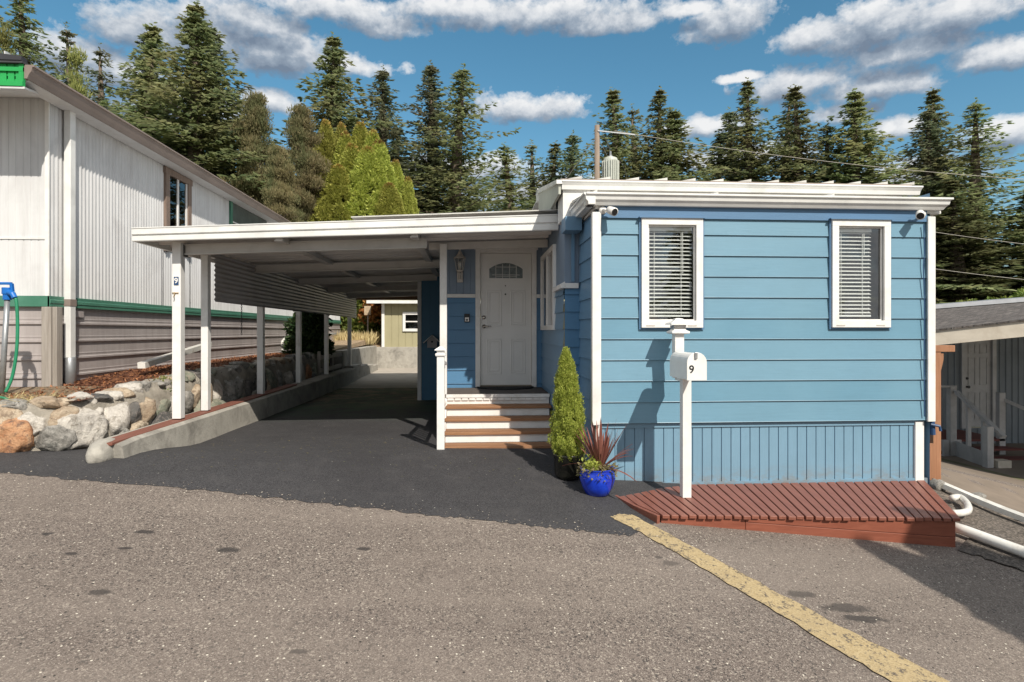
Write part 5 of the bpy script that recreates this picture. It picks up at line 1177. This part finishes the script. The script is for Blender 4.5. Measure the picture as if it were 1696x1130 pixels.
# porch roof: cream fascia, shingled slope
fa=W(1541,572,9.5); fb=W(1541,548,9.5); fc=fa+(W(1760,551,8.6)-fa)*3.2; fd=fb+(W(1760,524,8.6)-fb)*3.2; fa0=W(1480,579,9.75); fb0=W(1480,556,9.75)
th=Vector((0,.05,0))
MB().hexa([fa0,fc,fc+th,fa0+th],[fb0,fd,fd+th,fb0+th]).build('fascia',m_cream,NR,bev=.003)
ra=W(1480,519,14.2); rb=ra+(W(1760,497,13.4)-ra)*2.6
MB().hexa([fb0+Vector((0,-.03,-.0)),fd+Vector((0,-.03,0)),rb,ra],[fb0+Vector((0,-.03,.03)),fd+Vector((0,-.03,.03)),rb+Vector((0,0,.03)),ra+Vector((0,0,.03))]).build('roof',m_shing,NR)
MB().hexa([ra+Vector((0,-.25,.035)),rb+Vector((0,-.25,.035)),rb+Vector((0,.3,.035)),ra+Vector((0,.3,.035))],[ra+Vector((0,-.2,.13)),rb+Vector((0,-.2,.13)),rb+Vector((0,.3,.14)),ra+Vector((0,.3,.14))]).build('ridge_flashing',M('grey_ridge_flashing',(.22,.23,.25),.6,.15,(5,5,5)),NR)
# orange timber post and beam
oY=7.45; a=W(1541,800,oY).x; b=W(1554,800,oY).x
OP=thing('timber_post','orange stained timber post and beam at the right side of the blue house','post',((a+b)/2,oY,hgt(a,oY)))
bt=W(1548,583,oY).z
MB().box(a,b,oY-.05,oY+.05,hgt(a,oY)-.1,bt).build('post',m_orange,OP,bev=.006)
q=W(1576,572,oY); MB().box(a-.25,q.x,oY-.06,oY+.06,bt+.001,q.z-.0).build('beam',m_orange,OP,bev=.006)
MB().prism([(b,oY-.04,bt-.02),(b+.04,oY-.04,bt-.02),(b+.04,oY-.04,bt-.10),(b,oY-.04,bt-.26)],(0,.08,0)).build('bracket',m_orange,OP)
a=W(1534,800,oY-.4).x; b=W(1545,800,oY-.4).x; a2=W(1541,735,oY-.3)
MB().box(a2.x-.05,a2.x+.04,oY-.32,oY-.27,hgt(a2.x,oY)-.1,a2.z).build('short_post',m_orange,OP)
# neighbour stair
ST=thing('wooden_stairs','grey railed stairs with oxblood treads outside the grey house door','stairs',(9.5,11.4,-2.65))
lz=dz0_-.05; Yl=12.3
lx0=W(1557,720,Yl).x; lx1=W(1665,720,Yl).x
MB().box(lx0,lx1,Yl,YD2-.06,lz-.05,lz).build('landing',m_nred,ST)
MB().box(lx0-.02,lx0+(lx1-lx0)*.30,Yl-.05,Yl-.002,lz-.22,lz-.0).box(lx0,lx0+.12,Yl-.1,Yl-.051,-2.75,lz+.0).box(lx0-.05,lx0+.9,Yl-.06,Yl-.02,-2.75,-2.62).build('landing_skirt',m_nwhite,ST)
n=4; sxa=W(1586,720,Yl).x; sxb=W(1662,720,Yl).x
stx=Vector((.20,-.30,0))
for k in range(1,n+1):
    o_=stx*k; z=lz-.155*k
    MB().hexa([(sxa+o_.x,Yl+o_.y-.0,z-.04),(sxb+o_.x,Yl+o_.y,z-.04),(sxb+o_.x-.2,Yl+o_.y+.3,z-.04),(sxa+o_.x-.2,Yl+o_.y+.3,z-.04)],[(sxa+o_.x,Yl+o_.y-.0,z),(sxb+o_.x,Yl+o_.y,z),(sxb+o_.x-.2,Yl+o_.y+.3,z),(sxa+o_.x-.2,Yl+o_.y+.3,z)]).build('tread',m_nred,ST)
Yn=Yl+stx.y*4; xn=W(1636.5,760,Yn).x
nz0=hgt(xn,Yn); top=W(1636,706,Yn).z
x_t=W(1576,650,Yl-.02).x; ztp=W(1576,640,Yl).z
MB().box(xn-.065,xn+.065,Yn-.06,Yn+.06,nz0-.1,top).build('newel_post',m_nwhite,ST,bev=.004)
MB().box(x_t-.07,x_t+.07,Yl-.08,Yl+.04,-2.75,ztp).build('newel_post',m_nwhite,ST,bev=.004)
x_r=W(1654,650,Yl+.1).x
MB().box(x_r-.07,x_r+.07,Yl-.0,Yl+.1,-2.75,W(1654,650,Yl+.1).z).build('newel_post',m_nwhite,ST,bev=.004)
ra_=Vector((x_t+.02,Yl-.12,ztp-.10)); rb_=W(1663,724,Yn-.1)
mb=MB().bar(ra_,rb_,.09,.06).bar(Vector((lx0-.05,Yl,ztp)),Vector((x_t+.09,Yl,ztp)),.12,.04)
for t in(.3,.62):
    p_=ra_.lerp(rb_,t); mb.box(p_.x-.04,p_.x+.04,p_.y,p_.y+.05,lz-.75*t-.15,p_.z)
mb.build('handrail',m_nwhite,ST)
ra2=Vector((x_r+.05,Yl+.05,W(1656,662,Yl).z)); rb2=ra2+Vector((1.0,-1.3,-.75))
MB().bar(ra2,rb2,.09,.06).bar(rb2+Vector((0,0,-.0)),rb2+Vector((0,0,-1.0)),.1,.1).build('handrail',m_nwhite,ST)
MB().hexa([(x_t+.05,Yl-.12,lz-.35),(xn-.05,Yn-.02,nz0+.02),(xn-.05,Yn+.03,nz0+.02),(x_t+.05,Yl-.07,lz-.35)],[(x_t+.05,Yl-.12,lz-.02),(xn-.05,Yn-.02,nz0+.3),(xn-.05,Yn+.03,nz0+.3),(x_t+.05,Yl-.07,lz-.02)]).build('stringer',m_nwhite,ST)
MB().box(W(1646,800,Yn).x,W(1668,800,Yn).x,Yn-.1,Yn+.1,nz0-.05,nz0+.15).build('bottom_riser',m_cream,ST)
# pipes on the verge
def gpath(l,r,lift=0): return [Gp(a,b)+Vector((0,0,r+lift)) for a,b in l]
recenter(MB().tube(gpath([(1572,884),(1600,893),(1650,912),(1700,931),(1760,955)],.05,.03),.05,12).build('drain_pipe',m_pvc,smooth=True,cat='pipe',label='fat white drain pipe on the grit, coming out at the deck corner'),Gp(1640,905))
e=gpath([(1577,840),(1590,838),(1602,850),(1603,862),(1590,866),(1578,866)],.04,.06)
recenter(MB().tube(cat_(e,4),.036,12).build('pipe_elbow',m_pvc,smooth=True,cat='pipe',label='curved white pipe elbow at the right edge of the red deck'),Gp(1600,855))
l=gpath([(1560,815),(1610,837),(1660,858),(1740,890)],.03,.06)
mb=MB()
for a,b in zip(l[:-1],l[1:]): mb.bar(a,b,.09,.06)
recenter(mb.build('gutter_pipe',m_pvc,cat='pipe',label='long thin white rectangular downspout lying along the tan concrete yard'),l[1])
for px,py,s_,lb in((1552,812,(.10,.09,.10),'small grey rock at the foot of the orange timber post'),(1612,830,(.16,.11,.07),'pointed grey rock lump on the verge between the two white pipes')):
    p_=Gp(px,py); vs,fs=rock(p_+Vector((0,0,s_[2]*.5)),s_,px*.01,.4,3,.5); recenter(MB().add(vs,fs).build('rock',sm[0],smooth=True,cat='rock',label=lb),p_)
#BACK
# ------------------------------------------------------------------ rear: olive shed on a concrete wall, planting
RW=thing('concrete_retaining_wall','stained concrete retaining wall with stepped footing behind the carport','wall',(-1,26.6,-1.6))
MB().box(-4.3,6,26.6,26.9,-1.8,-.68).box(-4.35,-4.05,19.6,26.599,-1.8,-.62).build('wall_face',m_conc,RW,bev=.02)
mb=MB()
for k,(y0_,y1_) in enumerate(((19.8,21.2),(21.3,22.7),(22.8,24.2),(24.3,25.6))): mb.box(-4.04,-3.75-.03*k,y0_,y1_,-1.8,-1.12-.08*k)
mb.build('footing',m_conc,RW,bev=.02)
OS=thing('olive_shed','olive panelled shed with a white framed window on the concrete wall behind the carport','shed',(0,27,-.7))
ox0=W(637,550,26.8).x
MB().strip([(x,26.8-d,-.68) for x,d in groove(ox0,6,.3,.03,.02)],(0,0,2.1)).strip([(ox0,26.8,-.68),(ox0,33,-.68)],(0,0,2.1)).build('wall',m_olive,OS)
MB().box(ox0-.12,ox0,26.74,26.85,-.68,1.35).build('corner_board',m_white,OS)
MB().hexa([(ox0-.7,26.3,1.2),(6,26.3,1.2),(6,34,1.6),(ox0-.7,34,1.6)],[(ox0-.7,26.3,1.33),(6,26.3,1.33),(6,34,1.75),(ox0-.7,34,1.75)]).build('roof',m_whitemetal,OS)
wa=W(667,549,26.75); wb=W(700,517,26.75)
mb=MB(); framebox(mb,wa.x,wb.x+.5,26.78,wa.z,wb.z,.12,.05); wd_=mb.build('window',m_white,OS)
MB().box(wa.x+.12,wb.x+.38,26.745,26.775,wa.z+.12,wb.z-.12).build('pane',m_glass2,wd_)
MB().box(wa.x+.12,wb.x+.38,26.735,26.744,(wa.z+wb.z)/2-.02,(wa.z+wb.z)/2+.03).build('bar',m_white,wd_)
MB().box(wa.x+.13,wb.x+.37,26.776,26.7785,wa.z+.13,wb.z-.13).build('blind',M('dim_shed_blind',(.2,.19,.17),.8,.3,(1,1,40)),wd_)
MB().hexa([(-12,19,-.75),(-4.36,19,-.66),(-4.36,45,-.3),(-12,45,-.2)],[(-12,19,-.72),(-4.36,19,-.63),(-4.36,45,.4),(-12,45,.6)]).hexa([(-4.36,26.91,-.68),(ox0-.2,26.91,-.68),(ox0-.2,45,0),(-4.36,45,0)],[(-4.36,26.91,-.65),(ox0-.2,26.91,-.65),(ox0-.2,45,.9),(-4.36,45,.9)]).build('bank',m_straw,kind='structure')
HG=thing('ivy_hedge','sunlit ivy covered bank hedge left of the olive shed','hedge',(-5.6,29.5,-.4))
cs=[];rs=[]
for i in range(60): cs.append((rng.uniform(-7.6,-4.3),rng.uniform(29.2,31),rng.uniform(.1,2.6))); rs.append(rng.uniform(.35,.7))
puffs(HG,cs,rs,16000,.16,lf_ivy,1,name='leaves',shell=.6,wd=.8)
MB().box(-7.8,-4.2,30.2,31,-.5,2.6).build('stems',m_bark,HG)
cs=[(rng.uniform(-4.9,-4.2),29.0,rng.uniform(.6,2.4)) for i in range(14)]; puffs(HG,cs,[.35]*14,2500,.15,lf_red,1,name='red_creeper',wd=.8)
GB=[]; n=5000
cards('tall_grass',np.c_[rng.uniform(-9,-4.1,n),rng.uniform(25.5,29,n),rng.uniform(-.62,-.35,n)],rv(n,.3)+[0,0,1],rv(n),rng.uniform(.2,.5,n),rng.uniform(.02,.05,n),lf_dry,None,kind='stuff',label='dry grass on the bank behind the carport')
DS2=thing('dark_shrub','dark shaded leafy shrub behind the last carport posts','shrub',(-4.7,17.6,-1.1))
cs=[(rng.uniform(-4.95,-4.35),rng.uniform(17.0,18.6),rng.uniform(-.7,.75)) for i in range(30)]
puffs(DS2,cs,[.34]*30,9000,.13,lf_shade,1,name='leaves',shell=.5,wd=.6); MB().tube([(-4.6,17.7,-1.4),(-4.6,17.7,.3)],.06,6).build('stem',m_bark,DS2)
FN=thing('rail_fence','short weathered two rail timber fence beside the curb below the dark shrub','fence',(-4.05,17.9,-1.3))
for z in(-.72,-1.08): MB().box(-4.12,-4.07,16.9,19.6,z-.06,z+.06).build('rail',m_oldwood,FN)
for y in(17.0,18.5): MB().box(-4.2,-4.121,y,y+.12,-1.5,-.55).build('post',m_oldwood,FN)
# little garden sign in the hedge
SG=thing('garden_sign','small pale board on a stake in front of the ivy hedge','sign',(-5.6,28.3,-.5))
p=W(609,520,28.3); MB().box(p.x-.03,p.x+.03,28.3,28.35,-.6,p.z).build('stake',m_oldwood,SG); MB().box(p.x-.15,p.x+.15,28.25,28.29,p.z-.05,p.z+.36).build('board',M('faded_board',(.45,.35,.24),.8,.3,(5,5,5)),SG)
# small plants along the boulders
for i,(x,y,z,s_) in enumerate(((-4.55,7.22,-1.15,.07),(-4.4,9.0,-.72,.13),(-4.35,8.8,-.85,.1))):
    w_=thing('weed',['tiny green weed growing at the foot of the boulders by the curb end','leafy green weed among the boulders behind the second carport post','low weed between boulders behind the first carport post'][i],'weed',(x,y,z)); n=160
    cards('leaves',np.array([x,y,z])+rv(n,s_*.5)*[1,1,.6],rv(n)+[.4,-.6,.6],rv(n),rng.uniform(.03,.07,n),rng.uniform(.015,.035,n),lf_ivy if i!=1 else lf_lp,w_)
# litter of leaves / bark crumbs on mulch
n=9000; cards('bark_chips',np.c_[rng.uniform(-5.65,-4.5,n),rng.uniform(7.3,18,n)**1.0,np.zeros(n)]+np.c_[np.zeros(n),np.zeros(n),[terr(0,7.3)]*n]*1.0,rv(n)*[1,1,.3],rv(n,.3)+[0,0,1],rng.uniform(.03,.07,n),rng.uniform(.012,.025,n),leafmat('bark_chip',(.13,.045,.025),(.34,.14,.07),trans=0),None,kind='stuff')
o=bpy.data.objects['bark_chips']; vv=np.empty(len(o.data.vertices)*3); o.data.vertices.foreach_get('co',vv); vv=vv.reshape(-1,4,3)
for i in range(len(vv)):
    c=vv[i,0]; vv[i,:,2]+=terr(c[0],c[1])-terr(0,7.3)+.012
o.data.vertices.foreach_set('co',vv.reshape(-1))
n=3500; o=cards('straw_litter',np.c_[rng.uniform(-8,-4.9,n),rng.uniform(6.98,7.75,n),np.full(n,-.78)],rv(n)*[1,1,.25],rv(n,.3)+[0,0,1],rng.uniform(.06,.16,n),rng.uniform(.004,.01,n),lf_dry,None,kind='stuff')
# ------------------------------------------------------------------ utility pole and wires
UY=27; p=W(989,208,UY); U=thing('utility_pole','weathered wooden utility pole with transformer behind the blue house roof','utility pole',(p.x,UY,-1.5))
MB().tube([(p.x,UY,-1.6),(p.x,UY,p.z)],[.16,.115],12).build('pole',m_polewood,U,smooth=True)
tx=W(1011,280,UY).x; ta=W(1011,262,UY).z; tb=W(1011,304,UY).z
prf=[(.30,tb-ta),(.33,tb-ta+.03),(.33,-.12),(.30,-.02),(.15,.05),(.05,.08)]
tr=MB().lathe((tx,UY,ta),prf,24)
for k in range(22):
    a=6.283*k/22; tr.box(0,0,0,0,0,0) if False else tr.bar((tx+.37*math.cos(a),UY+.37*math.sin(a),ta-.15),(tx+.37*math.cos(a),UY+.37*math.sin(a),tb+.05),.035,.035)
TR=tr.build('transformer',M('pale_transformer_paint',(.45,.47,.42),.45),U)
MB().tube([(tx,UY,ta+.05),(tx,UY,ta+.12)],.09,10).tube([(tx,UY,ta+.12),(tx,UY,ta+.3)],.05,8).build('bushing',m_galv,TR)
MB().tube(cat_([Vector((tx,UY,ta+.3)),Vector((tx-.25,UY,ta+.9)),Vector((p.x,UY-.1,p.z-.5))]),.015,5).tube(cat_([Vector((tx+.2,UY,ta)),Vector((tx+.55,UY,ta-.3)),Vector((tx+.75,UY,ta-.9)),Vector((tx+.6,UY,ta-1.4))]),.012,5).build('jumper_wire',m_cable,U)
MB().bar((p.x,UY-.12,p.z-.28),(p.x+1.7,UY-.12,p.z-.42),.05,.05).build('insulator_arm',m_galv,U)
def wire(a,b,sag,name,label,r=.022,mm=m_wire):
    pts=[]
    for i in range(25): t=i/24; q=a.lerp(b,t); q.z-=sag*4*t*(1-t); pts.append(q)
    recenter(MB().tube(pts,r,5).build(name,mm,cat='cable',label=label),a)
wire(W(1018,217,UY),W(1840,305,24),.35,'overhead_cable','topmost pale overhead cable running right from the utility pole',.013)
wire(W(1470,372,20),W(1900,424,17),.1,'overhead_cable','middle thin cable crossing the trees right of the blue house',.009)
wire(W(1470,434,20),W(1900,480,17),.1,'overhead_cable','lowest thin cable crossing the trees just above the grey roof',.009)
wire(W(988,225,UY),W(880,372,34),.1,'guy_wire','short stay wire falling to the left of the utility pole',.012)
wire(W(988,222,UY),W(1060,360,34),.1,'guy_wire','stay wire falling to the right behind the transformer',.012)
# ------------------------------------------------------------------ trees
TG='conifers behind the homes'
rng=np.random.default_rng(11)
V=[fir(20,4.4,1.9,leaf=.20,mat=lf_fir,narrow=.95,nlev=60),fir(20,4.0,1.8,leaf=.19,mat=lf_dk,droop=.32,upturn=.18,gap=.2,narrow=.9,nlev=58),
   fir(20,5.0,1.6,leaf=.20,mat=lf_fir,droop=.5,upturn=.36,gap=.35,narrow=.92,nlev=50),fir(20,3.6,1.4,leaf=.2,mat=lf_dk,gap=.5,droop=.2,narrow=.95,nlev=42),
   fir(20,5.2,2.0,leaf=.23,mat=lf_fir,droop=.3,upturn=.1,gap=.18,narrow=1.0,nlev=62)]
used=[False]*5
#  px, top y, Y, variant, half width in px low down (at y~300), label
TL=[(52,-22,30,0,72,'dense fir at the far left edge above the green gable'),
 (132,48,38,3,48,'thin topped fir between the left edge fir and the next tall group'),
 (172,72,40,3,45,'short spindly fir just right of the thin topped fir'),
 (232,36,36,0,72,'broad fir standing over the middle of the brown gutter'),
 (256,58,41,1,55,'slimmer fir tucked just behind the broad fir'),
 (325,8,35,4,92,'tallest and broadest fir of the left group'),
 (366,46,37,1,70,'fir crowding the right side of the tallest left fir'),
 (552,60,42,4,95,'tall lush fir rising behind the yellow cedars'),
 (632,108,44,1,60,'slim spire shaped fir right of the lush fir'),
 (717,100,43,1,62,'narrow topped fir, left one of the pair left of centre'),
 (746,117,40,2,82,'wide fir with long upswept boughs, right one of the pair left of centre'),
 (668,215,47,0,60,'low rounded fir filling between the slim spire and the pair'),
 (856,242,46,2,62,'brownish fir just left of the blue house roof'),
 (884,240,52,3,40,'thin spire behind the brownish fir'),
 (906,238,50,0,55,'mid height fir right of the thin spire'),
 (941,224,48,1,44,'pointed fir close left of the utility pole'),
 (1031,149,42,0,66,'dense fir directly behind the transformer'),
 (1060,172,46,3,44,'thin fir between the two dense ones behind the transformer'),
 (1088,155,43,0,58,'dense fir right of the transformer'),
 (1116,183,42,4,60,'lower broad fir at the right end of the group by the pole'),
 (1181,224,46,0,50,'small fir alone in the gap left of the centre right group'),
 (1220,182,45,1,54,'lower fir on the left flank of the centre right group'),
 (1243,139,43,0,66,'tall fir, first peak of the centre right group'),
 (1292,149,45,3,60,'open crowned fir, second peak of the centre right group'),
 (1332,139,42,0,72,'tall dark fir, third peak of the centre right group'),
 (1368,198,42,2,62,'shorter fir right of the third peak'),
 (1415,151,41,4,84,'broad pyramid fir standing on its own over the roof end'),
 (1450,215,42,2,70,'low spreading fir right of the broad pyramid fir'),
 (1534,176,41,1,66,'dark fir, left one of the right group'),
 (1562,144,42,0,72,'tallest fir of the right group'),
 (1614,160,38,2,100,'wide fir with long side boughs near the right edge'),
 (1712,310,36,4,80,'fir cut off by the right edge of the photo'),
 (1590,300,36,0,90,'lower fir in front of the right group above the grey roof'),
 (1770,200,42,0,90,'fir just outside the right edge')]
random.seed(9)
NOM=[4.4,4.0,5.0,3.6,5.2]
for i,(px,py,Y,vi,hw,lb) in enumerate(TL):
    p=W(px,py,Y); gz=hgt(p.x,min(Y,300)); Hh=p.z-gz
    # half width the photo shows 170 px below the tip sets the girth
    s_=Y/(math.cos(PSI)); wr=hw/F*s_; vis=min(.9,(max(60,300-py))/F*s_/Hh) ; k=1.75*wr/(NOM[vi]*max(.28,vis)**.98)
    k=min(max(k,.7),2.15)
    kw=dict(label='tall conifer, '+lb,group=TG)
    if not used[vi]:
        o=V[vi]; used[vi]=True; o.location=(p.x,Y,gz); o.scale=(k,k,Hh/20); o.rotation_euler=(0,0,random.uniform(0,6)); o['label']=kw['label']; o['group']=TG
    else: dup(V[vi],(p.x,Y,gz),random.uniform(0,6.28),(k,k,Hh/20),**kw)
# pines
pb=pine(11,4.2,lf_brn,'shaggy brownish pine left of the yellow cedars',80000,.17)
def putp(o,px,py,Y,hw,lb,new=False,H0=11,R0=4.2,g='brownish pines behind the carport'):
    p=W(px,py,Y); gz=hgt(p.x,Y); Hh=p.z-gz; k=hw/F*Y/R0
    if new: o.location=(p.x,Y,gz); o.scale=(k,k,Hh/H0); o['label']=lb; o['group']=g
    else: dup(o,(p.x,Y,gz),random.uniform(0,6),(k,k,Hh/H0),label=lb,group=g)
putp(pb,500,185,33,75,'shaggy brownish pine just left of the yellow cedars',True)
putp(pb,425,165,34,78,'shaggy brownish pine behind the end of the brown gutter')
putp(pb,462,250,30,62,'low brownish pine between two taller ones over the gutter end')
pl=pine(12,3.0,lf_lp,'x',16000,.24)
putp(pl,128,92,26,40,'light green long needled pine behind the roof of the white home',True,12,3.0,'light green pines at left')
putp(pl,4,58,27,45,'light green long needled pine at the far left edge',False,12,3.0,'light green pines at left')
# yellow cedars
ce=cedar(8,1.5,'x',lf_yel,lf_tip,75000,.10)
CL=[(540,195,27,38,'tall yellow green cedar with rusty tip, leftmost of the clump'),(566,200,27.6,34,'yellow green cedar, second from left in the clump'),(597,199,27.2,42,'yellow green cedar with rusty tip, third from left in the clump'),
    (618,212,26.6,40,'yellow green cedar right of the third rusty tip'),(583,235,25.8,50,'lower yellow green cedar in front of the rusty tipped ones'),(655,262,26.2,34,'shorter yellow green cedar on the right flank of the clump'),(676,290,25.6,26,'shortest yellow green cedar at the right end of the clump'),(610,240,25,55,'broad yellow green cedar filling the middle of the clump'),(560,270,24.5,50,'low broad yellow green cedar at the front of the clump'),(645,300,24,45,'low yellow green cedar in front of the right flank'),(572,215,26.5,40,'yellow green cedar filling between the rusty tips'),(628,228,25.5,44,'broad yellow green cedar right of centre in the clump'),(520,290,26,38,'low yellow green cedar at the left foot of the clump')]
for i,(px,py,Y,hw,lb) in enumerate(CL):
    Y+=8.5
    p=W(px,py,Y); gz=hgt(p.x,Y); Hh=p.z-gz; k=hw/F*Y/1.5*1.75
    if i==0: ce.location=(p.x,Y,gz); ce.scale=(k,k,Hh/8); ce['label']=lb; ce['group']='yellow green cedar clump'
    else: dup(ce,(p.x,Y,gz),random.uniform(0,6),(k,k,Hh/8),label=lb,group='yellow green cedar clump')
# bushes over the grey roof at right
for i,(px,py,Y,hw) in enumerate(((1560,478,22,40),(1625,486,23,42),(1690,470,24,50))):
    p=W(px,py,Y); b=thing('bush',['yellowish bush behind the grey roof next to the blue house corner','yellowish bush behind the middle of the grey roof','yellowish bush behind the grey roof at the right edge'][i],'bush',(p.x,Y,hgt(p.x,Y)))
    cs=[];rs=[]
    for k in range(16): cs.append((p.x+rng.normal(0,.5)*hw/F*Y,Y+rng.normal(0,.5),p.z-.5-rng.uniform(0,2.0))); rs.append(.5)
    puffs(b,cs,rs,6000,.15,lf_ivy if i else lf_lp,.9,name='leaves',shell=.5,wd=.7); MB().tube([(p.x,Y,hgt(p.x,Y)-.1),(p.x,Y,p.z-1)],.1,6).build('stem',m_bark,b)
# trees across the road behind the camera (mirrored in the windows, two throw the shadow at the right)
for i,(x,y,h_,vi,k) in enumerate(((-16,-30,17,0,1.1),(-9,-33,19,4,1),(-3,-31,15,1,1.2),(3.5,-34,18,0,1.2),(10,-32,16,2,1),(17,-34,18,4,1),(26,-30,15,1,1))):
    dup(V[vi],(x,y,-2.5),i,(k*.7,k*.7,h_/20),label=['leftmost','second from left','third from left','middle','third from right','second from right','rightmost'][i]+' conifer of the row across the road behind the viewer',group='conifers across the road')

rng=np.random.default_rng(5)
# two narrow cypresses to the right of the viewer; their shadow falls across the road to the deck
for i,(x,y,top_,k,lb) in enumerate(((6.55,.35,3.6,.85,'taller narrow cypress beside the road right of the viewer'),(5.80,.50,3.0,.70,'shorter narrow cypress beside the road right of the viewer'))):
    gz=hgt(x,y); dup(ce,(x,y,gz),1+i,(k,k,(top_-gz)/8),label=lb,group='narrow cypresses beside the road')

n=650; t=rng.uniform(0,1,n); ex=rng.uniform(-7,2.3,n); pts=np.array([[p[0],p[1]] for p in edge]); o_=np.argsort(pts[:,0])
ey=np.interp(ex,pts[o_,0],pts[o_,1])+rng.normal(0,.10,n); P_=np.c_[ex,ey,[hgt(a,b)+.012 for a,b in zip(ex,ey)]]
cards('loose_grit',P_,rv(n)*[1,1,.1],rv(n,.2)+[0,0,1],rng.uniform(.008,.022,n),rng.uniform(.008,.02,n),leafmat('grit_grains',(.16,.13,.11),(.42,.37,.31),trans=0),None,kind='stuff')
n=420; ex=rng.uniform(-3.6,1.2,n); ey=rng.uniform(6.5,8.9,n); P_=np.c_[ex,ey,[hgt(a,b)+.014 for a,b in zip(ex,ey)]]
cards('fallen_needles',P_,rv(n)*[1,1,.1],rv(n,.2)+[0,0,1],rng.uniform(.02,.045,n),rng.uniform(.004,.010,n),lf_brn,None,kind='stuff')
